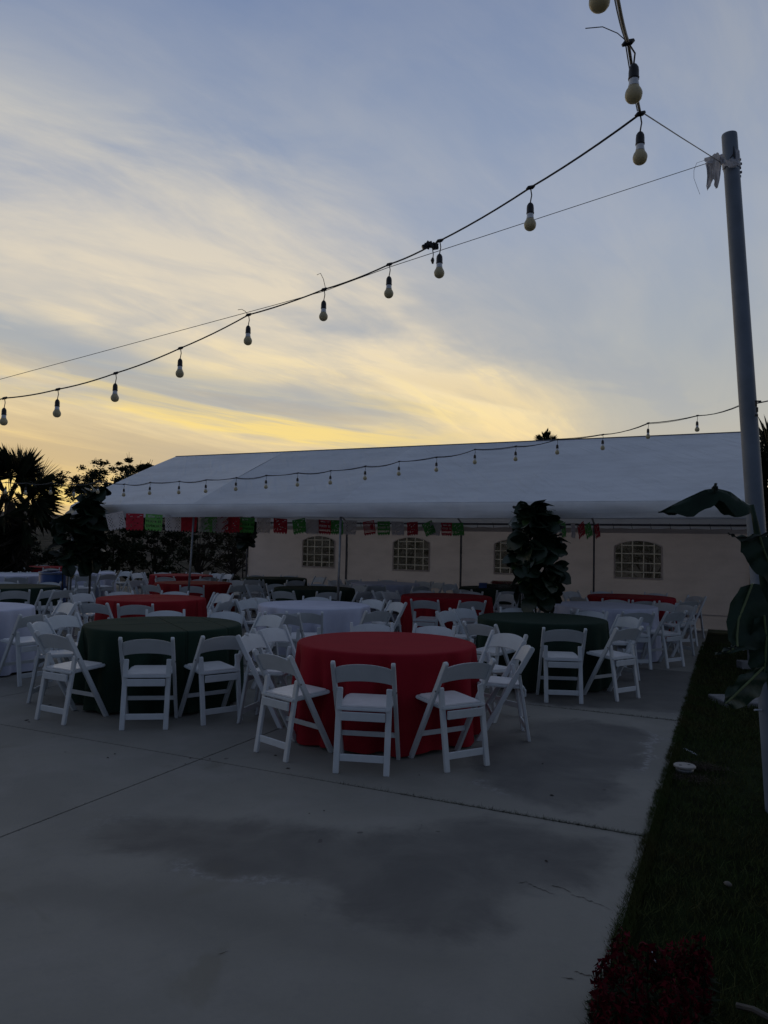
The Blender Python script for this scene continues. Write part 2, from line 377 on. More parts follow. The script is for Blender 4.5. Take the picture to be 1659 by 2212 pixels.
gr = MB(); n = 40                                               # far ground with the low hill beyond the garden
xs = np.linspace(-160, 160, 81); ys = np.concatenate([np.linspace(-20, 34, 10), np.linspace(36, 220, 50)])
vs = []
for y in ys:
    for x in xs:
        h = 0.0
        if y > 30:
            d = (y-30)
            h = 5.6*(1-math.exp(-d/26.0)) * (1 + .10*math.sin(x*.07+1.2) + .07*math.sin(x*.19+y*.05))
            h += .35*math.sin(x*.6+y*.3)*min(1, d/20)
        vs.append((x, y, -.13 + h))
fs = [(j*81+i, j*81+i+1, (j+1)*81+i+1, (j+1)*81+i) for j in range(len(ys)-1) for i in range(80)]
g = MB().add(vs, fs).build('ground', M['hill'], smooth=True); struct(g)

# concrete slabs: one piece each, joints left open, dried and damp stains by shape
def poly_px(pts): return [onz(x, y) for x, y in pts]
stains_dark = [  # damp stains traced as ground shapes
    (1.0, poly_px([(150,1795),(215,1762),(330,1768),(470,1772),(620,1784),(760,1800),(860,1800),(960,1772),(1060,1760),(1200,1790),(1330,1830),(1340,1880),(1250,1930),(1120,1950),(1090,2010),(980,2035),(870,2020),(760,1985),(690,1935),(600,1905),(480,1890),(330,1860),(200,1835)])),
    (.9, poly_px([(1012,1650),(1000,1625),(1060,1602),(1100,1596),(1150,1590),(1120,1575),(1150,1556),(1240,1552),(1340,1566),(1410,1590),(1400,1640),(1340,1690),(1330,1735),(1250,1756),(1130,1735),(1050,1700)])),
    (.85, poly_px([(1090,1475),(1250,1445),(1420,1400),(1500,1390),(1530,1440),(1480,1545),(1380,1535),(1200,1525),(1110,1510)])),
    (.5, poly_px([(0,1950),(150,1965),(330,2010),(500,2040),(650,2065),(820,2100),(1000,2110),(1060,2060),(900,2030),(700,1970),(500,1930),(250,1900),(0,1880)])),
    (.8, poly_px([(430,1480),(600,1500),(900,1640),(1050,1560),(1060,1450),(900,1380),(600,1380),(430,1400)])),
]
def sdist(p, poly):
    x, y = p; ins = False; md = 1e9; n = len(poly)
    for i in range(n):
        x1, y1 = poly[i].x, poly[i].y; x2, y2 = poly[(i+1) % n].x, poly[(i+1) % n].y
        if (y1 > y) != (y2 > y) and x < (x2-x1)*(y-y1)/(y2-y1)+x1: ins = not ins
        dx_, dy_ = x2-x1, y2-y1; t = max(0, min(1, ((x-x1)*dx_+(y-y1)*dy_)/(dx_*dx_+dy_*dy_+1e-9)))
        md = min(md, math.hypot(x-x1-t*dx_, y-y1-t*dy_))
    return md if ins else -md
def concrete():
    m = bpy.data.materials.new('worn_concrete'); m.use_nodes = True
    t = m.node_tree; t.nodes.clear(); q = NB(t)
    p = q.n('ShaderNodeBsdfPrincipled'); o = q.n('ShaderNodeOutputMaterial')
    tc = q.n('ShaderNodeTexCoord').outputs['Object']
    at_ = q.n('ShaderNodeAttribute'); at_.attribute_name = 'stain'
    at2 = q.n('ShaderNodeAttribute'); at2.attribute_name = 'stain2'
    n1 = q.noise(tc, 2.2, 6, .6, .4); n2 = q.noise(tc, .55, 4, .5, .6); n3 = q.noise(tc, 38, 4, .7); n4 = q.noise(tc, 9, 5, .65)
    c = q.mix(q.sm(n2, .35, .7), (.240,.232,.208), (.186,.182,.165))
    c = q.mix(q.m('MULTIPLY', q.sm(n1, .42, .72), .45), c, (.27,.26,.245))
    c = q.mix(q.m('MULTIPLY', q.sm(n4, .5, .8), .25), c, (.13,.135,.145))
    c = q.mix(q.m('MULTIPLY', n3, .22), c, (.12,.125,.13))
    sd = q.m('ADD', at_.outputs['Fac'], q.m('MULTIPLY', q.m('SUBTRACT', n1, .5), .50))
    sd = q.m('ADD', sd, q.m('MULTIPLY', q.m('SUBTRACT', n4, .5), .12))
    k = q.sm(sd, -.10, .13)
    inn = q.m('MULTIPLY', k, q.m('ADD', .58, q.m('MULTIPLY', q.sm(n1, .3, .7), .36)))
    c = q.mix(inn, c, (.080,.078,.076))
    k2 = q.m('MULTIPLY', q.sm(q.m('ADD', at2.outputs['Fac'], q.m('MULTIPLY', q.m('SUBTRACT', n1, .5), .7)), -.12, .18), .42)
    c = q.mix(k2, c, (.115,.112,.102))
    rim = q.m('MULTIPLY', q.m('MULTIPLY', q.sm(sd, -.07, -.02), q.sm(sd, .05, .0)), q.m('MULTIPLY', q.sm(n2, .50, .66), q.sm(q.noise(tc, 22, 4, .7), .42, .6)))
    c = q.mix(q.m('MULTIPLY', rim, .55), c, (.34,.34,.36))
    moss = q.m('MULTIPLY', q.sm(q.noise(tc, 1.1, 4, .6, 1.0), .60, .72), .28)
    c = q.mix(moss, c, (.115,.105,.07))
    spots = q.m('MULTIPLY', q.sm(q.noise(tc, 7.5, 2, .5), .735, .76), .7)
    c = q.mix(spots, c, (.05,.045,.045))
    q.put(p.inputs['Base Color'], c)
    q.put(p.inputs['Roughness'], q.m('SUBTRACT', .82, q.m('MULTIPLY', k, .12)))
    p.inputs['Specular IOR Level'].default_value = .35
    bp = q.n('ShaderNodeBump'); bp.inputs['Strength'].default_value = .5; bp.inputs['Distance'].default_value = .006
    q.put(bp.inputs['Height'], q.m('ADD', q.m('MULTIPLY', n3, .5), q.m('MULTIPLY', n1, 1.2)))
    t.links.new(bp.outputs[0], p.inputs['Normal']); t.links.new(p.outputs[0], o.inputs[0])
    return m
M['concrete'] = concrete()
patio = bpy.data.objects.new('patio', None); COL.objects.link(patio); struct(patio)
sp_b = J3 - J1
bl = [J1 - 2*sp_b, J1 - sp_b, J1, J3, J3+sp_b, J3+2*sp_b, J3+3*sp_b, J3+4*sp_b, J3+5*sp_b]
sp_a = EDGE - J2
al_ = [EDGE] ; 
while al_[-1] > EDGE-22: al_.append(al_[-1]-sp_a)
al_ = al_[::-1]
for i in range(len(al_)-1):
    for j in range(len(bl)-1):
        a0, a1, b0, b1 = al_[i], al_[i+1], bl[j], bl[j+1]
        cen = g2w((a0+a1)/2, (b0+b1)/2)
        near = -1 < cen.y < 10 and abs(cen.x) < 6
        nn = 44 if near else 4
        gap = .006
        A = np.linspace(a0+gap, a1-(gap if i < len(al_)-2 else 0), nn+1); Bv = np.linspace(b0+gap, b1-gap, nn+1)
        vs = []; st = []; st2 = []
        for bb in Bv:
            for aa in A:
                w = g2w(aa, bb); zed = 0.0
                vs.append((w.x, w.y, zed))
                s_ = -9.0; s2_ = -9.0
                if near:
                    for q_, (wt, pl) in enumerate(stains_dark):
                        v_ = sdist((w.x, w.y), pl)
                        if q_ in (3, 4): s2_ = max(s2_, v_)
                        else: s_ = max(s_, v_)
                st.append(max(-1.5, s_)); st2.append(max(-1.5, s2_))
        fs = [(r*(nn+1)+c, r*(nn+1)+c+1, (r+1)*(nn+1)+c+1, (r+1)*(nn+1)+c) for r in range(nn) for c in range(nn)]
        nv = len(vs); ring = [c for c in range(nn+1)] + [r*(nn+1)+nn for r in range(1, nn+1)] + [nn*(nn+1)+c for c in range(nn-1, -1, -1)] + [r*(nn+1) for r in range(nn-1, 0, -1)]
        for k in ring: vs.append((vs[k][0], vs[k][1], -.11)); st.append(-1.5); st2.append(-1.5)
        L = len(ring)
        fs += [(ring[k], nv+k, nv+(k+1) % L, ring[(k+1) % L]) for k in range(L)]
        o = MB().add(vs, fs).build('slab', M['concrete'], patio)
        for nm, arr in (('stain', st), ('stain2', st2)):
            atr = o.data.attributes.new(nm, 'FLOAT', 'POINT'); atr.data.foreach_set('value', arr)
# soil in the open joints
MB().box(g2w((al_[0]+EDGE)/2-.2, (bl[0]+bl[-1])/2, -.045), (EDGE-al_[0]-.4, bl[-1]-bl[0], .03), Matrix.Rotation(-G, 3, 'Z')).build('joint_soil', M['bedsoil'], patio)

# lawn to the right of the slabs
lw = MB(); na, nb_ = 14, 60
for j in range(nb_+1):
    for i in range(na+1):
        aa = EDGE - .02 + i*.6; bb = -1 + j*.45
        w = g2w(aa, bb); bed = (bb < 2.55)
        z = -.022 + .012*math.sin(aa*2.1+bb*1.3) - (.05 if bed and i < 4 else 0)
        if i == 0: z = -.035 - (.05 if bed else 0)
        lw.v.append((w.x, w.y, z))
lw.f = [(j*(na+1)+i, j*(na+1)+i+1, (j+1)*(na+1)+i+1, (j+1)*(na+1)+i) for j in range(nb_) for i in range(na)]
struct(lw.build('lawn', M['lawn'], smooth=True))
def blades(n, a_fn, b_fn, hmin, hmax, wid, seed, lean=.5, z0=-.02):
    r = np.random.default_rng(seed)
    a = a_fn(r, n); bb = b_fn(r, n)
    base = np.outer(a, np.array(GA)) + np.outer(bb, np.array(GB)); base[:, 2] = z0
    an = r.uniform(0, 2*np.pi, n); side = np.stack([np.cos(an), np.sin(an), 0*an], 1)
    h = r.uniform(hmin, hmax, n); le = r.normal(0, lean, (n, 2))*h[:, None]
    tip = base + np.concatenate([le, h[:, None]], 1)
    w = wid*r.uniform(.6, 1.3, n)[:, None]
    return np.stack([base - side*w, base + side*w, tip], 1)
tri = [blades(60000, lambda r, n: EDGE + r.random(n)**1.0*2.6, lambda r, n: 2.3 + r.random(n)**1.4*7.5, .02, .05, .0026, 1),
       blades(30000, lambda r, n: EDGE + r.random(n)*3.6, lambda r, n: 7 + r.random(n)*7.5, .025, .055, .005, 2),
       blades(9000, lambda r, n: EDGE - .006 - np.abs(r.normal(0, .008, n)), lambda r, n: 2.4 + r.random(n)*12, .012, .030, .0024, 3, .6, -.012)]
te = blades(14000, lambda r, n: EDGE + r.random(n)*.05, lambda r, n: 2.2 + r.random(n)**1.3*11, .026, .050, .0026, 41, .35, -.02)
te[:, 2, :2] -= np.outer(np.random.default_rng(8).random(len(te))**2*.035, np.array(GA)[:2])
tri.append(te)
# clumps creeping over the slab edge
r_ = np.random.default_rng(5); cb = 2.7 + r_.random(150)*11
tri.append(blades(9000, lambda r, n: EDGE - .004 - np.abs(r.normal(0, .013, n)), lambda r, n: cb[r.integers(0, 150, n)] + r.normal(0, .03, n), .008, .020, .0022, 6, .9, -.004))
o = quads('grass', np.concatenate(tri), M['grass'], k=3)
tag(o, 'dark mown grass growing along the right edge of the concrete', 'grass', kind='stuff')
# weeds along the open joints
tw = []
for bj, n_, a0 in ((J1, 1500, EDGE-2.4), (J3, 900, EDGE-2.2)):
    tw.append(blades(n_, lambda r, n: a0 + (EDGE-a0)*r.random(n)**.45, lambda r, n: bj + r.normal(0, .008, n), .006, .024, .0016, 11, .9, -.004))
tw.append(blades(300, lambda r, n: J2 + r.normal(0, .006, n), lambda r, n: 2 + r.random(n)*4, .004, .012, .0015, 12, .9, -.003))
o = quads('joint_weeds', np.concatenate(tw), M['weed'], k=3)
tag(o, 'tiny weeds and grass sprouting from the slab joints', 'weeds', kind='stuff')

# ---------------------------------------------------------------- tent
P0 = Vector((-.733, 12.14, 0)); BAY = 3.05; TW = 5.95; ZE, ZR = 2.27, 3.59
def tp(i, w, z): return P0 + AL*(BAY*i) + PE*w + Vector((0,0,z))      # i in bays, w in metres from the near eave
tent = thing('party_tent', 'long white gabled frame tent with one windowed side wall, over the tables', 'tent')
def sheet(name, fn, nu, nv, m, parent, su=1.0, sv=1.0, smooth=True):
    mb = MB(); uvs = []
    for j in range(nv+1):
        for i in range(nu+1):
            mb.v.append(tuple(fn(i/nu, j/nv))); uvs.append((su[0]+(su[1]-su[0])*i/nu, sv[0]+(sv[1]-sv[0])*j/nv))
    mb.f = [(j*(nu+1)+i, j*(nu+1)+i+1, (j+1)*(nu+1)+i+1, (j+1)*(nu+1)+i) for j in range(nv) for i in range(nu)]
    o = mb.build(name, m, parent, smooth=smooth)
    uvl = o.data.uv_layers.new(name='UVMap')
    for l in o.data.loops: uvl.data[l.index].uv = uvs[l.vertex_index]
    return o
for k in range(4):
    i0 = -2 + k; ph = random.random()*6
    for side in (0, 1):
        def roof(u, v, i0=i0, side=side, ph=ph, k=k):
            i = i0 + u; w = TW/2*v if side == 0 else TW - TW/2*v
            sag = .055*math.sin(math.pi*u)*math.sin(math.pi*min(1, v*1.02))
            belly = .05*math.sin(math.pi*v)
            tilt = (.02 if k % 2 else -.02)*(u-.5)*math.sin(math.pi*v)
            z = ZE + (ZR-ZE)*v - sag + belly*.6 + tilt + .006*math.sin(9*u+5*v+ph)*math.sin(math.pi*v)
            return tp(i, w, z)
        sheet('roof_panel', roof, 20, 14, M['roof%d' % (k % 3)], tent, (k*3.05, k*3.05+3.05), (0, 3.25))
def val_near(u, v):
    i = -2 + 4*u; x = 12.2*u
    bul = .035*math.sin(math.pi*v) + .018*math.sin(x*2.1+v*2.5)*v + .012*math.sin(x*5.3+1.0-v*3)*v
    z = ZE + .010 - .239*v - .012*math.sin(x*.9)*v
    return tp(i, -bul-.002 + .02*(1-min(1, v*8)), z)
sheet('valance', val_near, 150, 8, M['valance'], tent, (0, 12.2), (0, .25))
def val_far(u, v): return tp(-2 + 4*u, TW + .03*math.sin(math.pi*v) - .02*(1-min(1, v*4)), ZE + .025 - .33*v)
sheet('valance', val_far, 40, 4, M['valance'], tent, (0, 12.2), (0, .32))
for end, sg in ((-2, -1), (2, 1)):                                   # gable ends with a short hanging edge
    def gab(u, v, end=end, sg=sg):
        w = TW*u; zt = ZE + (ZR-ZE)*(1-abs(2*u-1)) + .03*math.sin(math.pi*min(1, 2*min(u, 1-u)))
        return tp(end, w, zt-.004 - .23*v) + AL*(sg*(.012+.03*math.sin(math.pi*v)+.012*math.sin(u*20)*v))
    sheet('gable_edge', gab, 50, 5, M['valance'], tent, (0, 7), (0, .25))
MB().tube([tp(-2, TW/2, ZR+.003), tp(2, TW/2, ZR+.003)], .012, 5).build('ridge_seam', M['dkpole'], tent)
MB().tube([tp(-2, TW/2, ZR-.06), tp(2, TW/2, ZR-.06)], .025, 8).build('ridge_tube', M['tentframe'], tent, smooth=True)
for w in (.06, TW-.06):
    MB().tube([tp(-2, w, 2.14), tp(2, w, 2.14)], .022, 8).build('eave_tube', M['dkpole'], tent, smooth=True)
for i in range(-2, 3):
    for w0, w1 in ((.06, TW/2), (TW-.06, TW/2)):
        MB().tube([tp(i, w0, 2.16), tp(i, w1, ZR-.09)], .02, 6).build('rafter', M['tentframe'], tent)
lean = {-1: (-.10, 0), 0: (-.03, 0)}
for i in range(-2, 3):
    f0 = tp(i, .06, 0) + AL*lean.get(i, (0, 0))[0]
    MB().tube([f0, f0*.5 + tp(i, .06, 2.14)*.5, tp(i, .06, 2.14)], .02, 8).build('pole', M['galv'], tent, smooth=True)
    MB().box(f0 + Vector((0,0,.004)), (.12,.12,.008), Matrix.Rotation(-AZ, 3, 'Z')).build('foot_plate', M['galv'], tent)
    MB().tube([tp(i, TW-.06, 0), tp(i, TW-.06, 2.14)], .02, 8).build('pole', M['dkpole'], tent, smooth=True)
# back wall with arched clear windows
WY = TW + .0
def wall_u(x, y=1200):                                              # bay coordinate where a sight line meets the wall plane
    d = ray(x, y); d2 = Vector((d.x, d.y, 0)); q0 = P0 + PE*WY
    # solve t*d2 = q0 + s*AL
    det = d2.x*(-AL.y) + AL.x*d2.y
    t = (q0.x*(-AL.y) + AL.x*q0.y)/det
    p = d2*t; return (p-q0).dot(AL)/BAY
win_c = [wall_u(688), wall_u(888), wall_u(1112), wall_u(1378)]
print('windows', win_c)
bounds = [-2, -1, 0, 1, 2]
WB = .93/2; Z0, ZS, ZT = 1.02, 1.68, 1.80                            # half width, sill, spring, crown
def arch(cx, inset=0.0):
    h = WB - inset
    pts = [(cx-h, Z0+inset), (cx+h, Z0+inset), (cx+h, ZS-inset*.3)]
    for k in range(1, 10):
        t = k/10; x = cx + h - 2*h*t; pts.append((x, ZS-inset*.3 + (ZT-ZS)*(math.sin(math.pi*t)**.75 if 0 < t < 1 else 0)))
    pts.append((cx-h, ZS-inset*.3)); return pts
for k in range(4):
    x0, x1 = bounds[k]*BAY, bounds[k+1]*BAY
    cx = [c*BAY for c in win_c if x0 < c*BAY < x1]
    outer = [(x0+.012, .03), (x1-.012, .03)]
    top = [(x1-.012 - (x1-x0-.024)*t/12, 2.075 - .018*abs(math.sin(t*math.pi/2))) for t in range(13)]
    outer = outer + top
    loops = [[Vector((a, c, 0)) for a, c in outer]] + [[Vector((a, c, 0)) for a, c in arch(w)] for w in cx]
    flat = [p for l in loops for p in l]
    tris = tessellate_polygon(loops)
    bm = bmesh.new(); vv = [bm.verts.new(P0 + AL*p.x + PE*WY + Vector((0, 0, p.y))) for p in flat]
    for t_ in tris:
        try: bm.faces.new([vv[q] for q in t_])
        except ValueError: pass
    bmesh.ops.recalc_face_normals(bm, faces=bm.faces)
    me = bpy.data.meshes.new('wall_panel'); uvl = bm.loops.layers.uv.new('UVMap')
    for f in bm.faces:
        for l in f.loops:
            q = flat[vv.index(l.vert)]; l[uvl].uv = (q.x, q.y)
    bm.to_mesh(me); bm.free(); me.materials.append(M['wall'])
    wp = link('wall_panel', me, tent)
    mp = lambda u, v, w: P0 + AL*u + PE*(WY-.006+w) + Vector((0, 0, v))
    MB().prism([(x0+.02, .30), (x1-.02, .30), (x1-.02, .325), (x0+.02, .325)], .003, mp).build('seam', M['wall'], wp)
    for c in cx:
        wd = MB().prism(arch(c, -.03), .002, lambda u, v, w: P0 + AL*u + PE*(WY+.012+w) + Vector((0,0,v))).build('window', M['pane'], tent)
        fr_ = MB(); a_in, a_out = arch(c, .004), arch(c, -.028); n_ = len(a_in)
        vs = [mp(u, v, 0) for u, v in a_in] + [mp(u, v, 0) for u, v in a_out]
        fr_.add(vs, [(q, (q+1) % n_, n_+(q+1) % n_, n_+q) for q in range(n_)]); fr_.build('window_border', M['wall'], wd)
        for gx in (-.33, -.115, .115, .33):
            wob = random.uniform(-.008, .008)
            zt = ZS + (ZT-ZS)*(.60 if abs(gx) > .3 else .97)
            MB().box(mp(c+gx+wob, (Z0+zt)/2, -.006), (.021, .004, zt-Z0), Matrix.Rotation(-AZ, 3, 'Z')).build('muntin', M['muntin'], wd)
        for gz in (1.14, 1.33, 1.53, 1.705):
            hw = WB-.005 if gz < ZS else WB*.74
            MB().box(mp(c, gz, -.011), (2*hw, .004, .020), Matrix.Rotation(-AZ, 3, 'Z')).build('muntin', M['muntin'], wd)
    for t_ in range(1, 8):
        MB().tube([P0 + AL*(x0+(x1-x0)*t_/8) + PE*(TW-.06) + Vector((0,-.03,2.17)), P0 + AL*(x0+(x1-x0)*t_/8+.02) + PE*(TW-.04) + Vector((0,-.03,2.05))], .006, 4).build('wall_tie', M['dkpole'], tent)
# hooks along the left edge of the wall
for z in (.55, .95, 1.35, 1.7): MB().lathe([(0,-.015),(.015,0),(0,.015)], 6, tuple(tp(-2.01, TW-.03, z))).build('edge_knob', M['scrap'], tent)

# ---------------------------------------------------------------- tables (cloths to the ground)
TB = {}
def cloth_table(key, x, d, col, label, seed):
    c = at(x, 1240, d); c = Vector((c.x, c.y, 0)); TB[key] = (c, label)
    r = random.Random(seed); mb = MB(); n = 144
    ph = [r.uniform(0, 6.28) for _ in range(5)]; fr_ = [r.choice((9, 10, 11)), r.choice((15, 16, 17)), r.choice((23, 25)), 5]
    am = [.026, .020, .013, .014]
    ztop = .762; rings = []
    rings += [(0.0, ztop, 0), (.25, ztop, 0), (.5, ztop, 0), (.70, ztop, 0), (.745, ztop-.001, 0), (.760, ztop-.006, 0), (.768, ztop-.018, .02)]
    for k in range(1, 15):
        t = k/14; rings.append((.769 + .040*t**1.1, ztop - .018 - (ztop-.030)*t, t))
    for q, (rad, z, t) in enumerate(rings):
        for k in range(n):
            a = 2*math.pi*k/n; rr = rad
            if q > 5:
                w = sum(am[e]*math.sin(fr_[e]*a + ph[e] + .5*t*math.sin(3*a+ph[4])) for e in range(4))
                rr += (w*1.6 + .002 - abs(w)*.7)*min(1.0, t*1.9)**.9
                if q == len(rings)-1: z = .012 + .010*(1+math.sin(7*a+ph[2]))
            mb.v.append((rr*math.cos(a), rr*math.sin(a), z))
    for q in range(1, len(rings)-1):
        for k in range(n): mb.f.append((q*n+k, (q+1)*n+k, (q+1)*n+(k+1) % n, q*n+(k+1) % n))
    for k in range(n): mb.f.append((0, n+k, n+(k+1) % n))
    me = mb.mesh('tablecloth', M[col], smooth=True)
    bm = bmesh.new(); bm.from_mesh(me); bmesh.ops.delete(bm, geom=[v for v in bm.verts if not v.link_faces], context='VERTS'); bm.to_mesh(me); bm.free()
    o = link('draped_table', me); o.location = c; o.rotation_euler = (0, 0, r.uniform(0, 1.5) if col != 'c_green_f' else R(28))
    hue = 'red' if 'red' in col else ('green' if 'green' in col else 'white')
    tag(o, label, 'table', 'round tables under %s cloths' % hue)
cloth_table('R1', 838, 6.47, 'c_red', 'round table under a red cloth, nearest of all to the camera', 1)
cloth_table('G1', 358, 7.55, 'c_green_f', 'round table under a creased dark green cloth, in front at left', 2)
cloth_table('GR', 1171, 9.0, 'c_green', 'round green clothed table just behind and right of the nearest red one', 3)
cloth_table('W2', 681, 10.3, 'c_white', 'round white clothed table directly behind the nearest red one', 4)
cloth_table('R2', 330, 10.9, 'c_red_f', 'round red clothed table directly behind the front left green one', 5)
cloth_table('R3', 419, 15.2, 'c_red_f', 'second red clothed table back, behind the tent pole at left', 6)
cloth_table('R4', 392, 18.6, 'c_red', 'small looking red clothed table at the back, by the dark bushes', 7)
cloth_table('WL', -74, 8.9, 'c_white', 'white clothed table cut off by the left edge of the picture', 8)
cloth_table('GL', 27, 12.9, 'c_green', 'dark green clothed table at the left edge in front of the blue barrel', 9)
cloth_table('WB', 22, 16.9, 'c_white', 'white clothed table left of the blue barrel', 10)
cloth_table('WF', 180, 18.9, 'c_white', 'white clothed table right behind the blue barrel', 11)
cloth_table('RF', 97, 22.2, 'c_red', 'farthest red clothed table, beyond the blue barrel', 12)
cloth_table('GW', 594, 18.0, 'c_green', 'dark green clothed table by the left end of the tent wall', 13)
cloth_table('GM', 680, 14.2, 'c_green', 'dark green clothed table behind the second tent pole', 14)
cloth_table('WW', 832, 16.6, 'c_white', 'white clothed table below the second arched tent window', 15)
cloth_table('RM', 965, 12.7, 'c_red', 'red clothed table between the middle white table and the fig plant', 16)
cloth_table('GP', 1072, 15.6, 'c_green', 'dark green clothed table stacked with plastic packed linens', 17)
cloth_table('WR', 1306, 11.3, 'c_white', 'white clothed table behind the right hand green one', 18)
cloth_table('RR', 1363, 13.6, 'c_red', 'red clothed table below the rightmost tent window', 19)

# ---------------------------------------------------------------- folding chair
def lerp2(a, bb, t): return (a[0]+(bb[0]-a[0])*t, a[1]+(bb[1]-a[1])*t)
CH = {}
top, foot = (-.225, .775), (.215, 0.0)                # long posts in the x-z plane
def strip(p, q, w, round_top=False):
    d = Vector((q[0]-p[0], q[1]-p[1])).normalized(); n_ = Vector((-d.y, d.x))*w/2
    pts = []
    if round_top:
        for k in range(7):
            a = math.pi*k/6; c, s = math.cos(a), math.sin(a)
            pts.append((p[0] + n_.x*c - d.x*w/2*s*.9 + d.x*w*.45, p[1] + n_.y*c - d.y*w/2*s*.9 + d.y*w*.45))
    else: pts = [(p[0]+n_.x, p[1]+n_.y), (p[0]-n_.x, p[1]-n_.y)]
    def cutz(x, y, z=0.0): t = (z-y)/d.y; return (x+d.x*t, z)
    pts += [cutz(q[0]-n_.x, q[1]-n_.y, q[1]), cutz(q[0]+n_.x, q[1]+n_.y, q[1])]
    return pts
for sgn in (-1, 1):
    yy = .2135*sgn
    CH['leg%d' % sgn] = MB().prism(strip(top, foot, .042, True), .028, lambda u, v, w: (u, yy+w, v)).mesh('chair_leg', M['chair'], bevel=.004)
    y2 = .178*sgn
    mb = MB().prism(strip((-.112, .578), (-.205, 0.0), .026, True), .042, lambda u, v, w: (u, y2+w, v))
    CH['rleg%d' % sgn] = mb.mesh('chair_rear_leg', M['chair'], bevel=.004)
    bo = MB(); bo.add([], [])
    for (bx, bz) in ((-.118, .555),):
        bo.tube([(bx, yy+.0145*sgn, bz), (bx, yy+.018*sgn, bz)], .007, 8)
    CH['bolt%d' % sgn] = bo.mesh('chair_bolt', M['bolt'])
# backrest: arched board following the post slope
ax = Vector((top[0]-foot[0], 0, top[1]-foot[1])).normalized()
pts = []
for k in range(13):
    y = -.2035 + .407*k/12; pts.append((y, .726 + .036*(1-(y/.2035)**2)**.8))
for k in range(13):
    y = .2035 - .407*k/12; pts.append((y, .607 + .026*(1-(y/.2035)**2)**.8))
def bk(u, v, w):
    x = top[0] + (foot[0]-top[0])*(top[1]-v)/(top[1]-foot[1])
    curve = -.012*(1-(u/.2035)**2)
    return (x + w + curve, u, v)
CH['backrest'] = MB().prism(pts, .018, bk).mesh('chair_backrest', M['chair'], bevel=.005, seg=2)
smooth_by(CH['backrest'])
# seat: rounded front corners, slightly tilted
def seatpoly(x0, x1, hw, rr):
    p = [(x0, -hw), ]
    for k in range(5):
        a = -math.pi/2 + math.pi/2*k/4; p.append((x1-rr+rr*math.cos(a), -hw+rr+rr*math.sin(a)))
    for k in range(5):
        a = math.pi/2*k/4; p.append((x1-rr+rr*math.cos(a), hw-rr+rr*math.sin(a)))
    p.append((x0, hw)); return p
CH['seat'] = MB().prism(seatpoly(-.165, .225, .192, .04), .021, lambda u, v, w: (u, v, .435 + w + .02*(u+.165)/.39)).mesh('chair_seat', M['chair'], bevel=.006, seg=2)
CH['pad'] = MB().prism(seatpoly(-.145, .205, .170, .035), .013, lambda u, v, w: (u, v, .4505 + w + .02*(u+.165)/.39)).mesh('chair_pad', M['pad'], bevel=.005, seg=2)
smooth_by(CH['pad'])
CH['rail'] = MB().box((-.172, 0, .388), (.018, .315, .060)).mesh('chair_rail', M['chair'], bevel=.003)
CH['str1'] = MB().box((-.184, 0, .105), (.016, .315, .050)).mesh('chair_stretcher', M['chair'], bevel=.003)
CH['str2'] = MB().box((foot[0]-.205*.440/.775, 0, .205), (.016, .405, .036)).mesh('chair_front_stretcher', M['chair'], bevel=.003)
CH['side'] = None
PARTS = [('leg', 'leg1'), ('leg', 'leg-1'), ('leg', 'rleg1'), ('leg', 'rleg-1'), ('backrest', 'backrest'), ('seat', 'seat'), ('seat_pad', 'pad'), ('seat_rail', 'rail'), ('stretcher', 'str1'), ('stretcher', 'str2'), ('bolt', 'bolt1'), ('bolt', 'bolt-1')]
NCH = 0
def chair(key, x, y, phrase, turn=0.0):
    global NCH
    NCH += 1
    c, _ = TB[key]
    d = ray(x, y); az = Vector((d.x/d.y, 1.0, 0))
    P = onz(x, y, .772); Y = P.y
    # keep the depth plausible: back of the chair 1.15-1.42 m from the table's centre
    best = None
    for k in range(-60, 61):
        Yk = Y + k*.05
        if Yk < 2: continue
        if phrase[13:].startswith(('near side', 'front')) and Yk > c.y - .35: continue
        if phrase[13:].startswith(('far side', 'back ')) and Yk < c.y + .35: continue
        r_ = (az*Yk - c).length; pen = abs(k*.05)/(Y*.10) + (max(0, 1.235-r_) + max(0, r_-1.45))*9
        if best is None or pen < best[0]: best = (pen, Yk)
    tpnt = az*best[1]
    f = (c - tpnt).normalized(); rz = math.atan2(f.y, f.x) + turn + random.gauss(0, .05)
    f = Vector((math.cos(rz), math.sin(rz), 0))
    loc = tpnt + f*.225
    g_ = thing('folding_chair', phrase, 'chair', (loc.x, loc.y, 0), rz, 'white folding chairs round the tables')
    detail = best[1] < 13.0
    for nm, kk in PARTS:
        if nm == 'bolt' and not detail: continue
        link(nm, CH[kk], g_)
names = dict(R1='the nearest red table', G1='the creased front left green table', GR='the green table right of front', W2='the white table behind the nearest red',
    R2='the red table behind front left green', R3='the red table behind the left pole', R4='the small red table by the dark bushes', WL='the white table cut by the left edge',
    GL='the green left edge table', WB='the white table left of the barrel', WF='the white table behind the blue barrel', RF='the farthest red table beyond the barrel',
    GW='the green table left of the first window', GM='the green table behind the second pole', WW='the white table under the second window', RM='the red table left of the fig plant',
    GP='the green table with packed linens', WR='the white table behind the right green', RR='the red table under the right window')
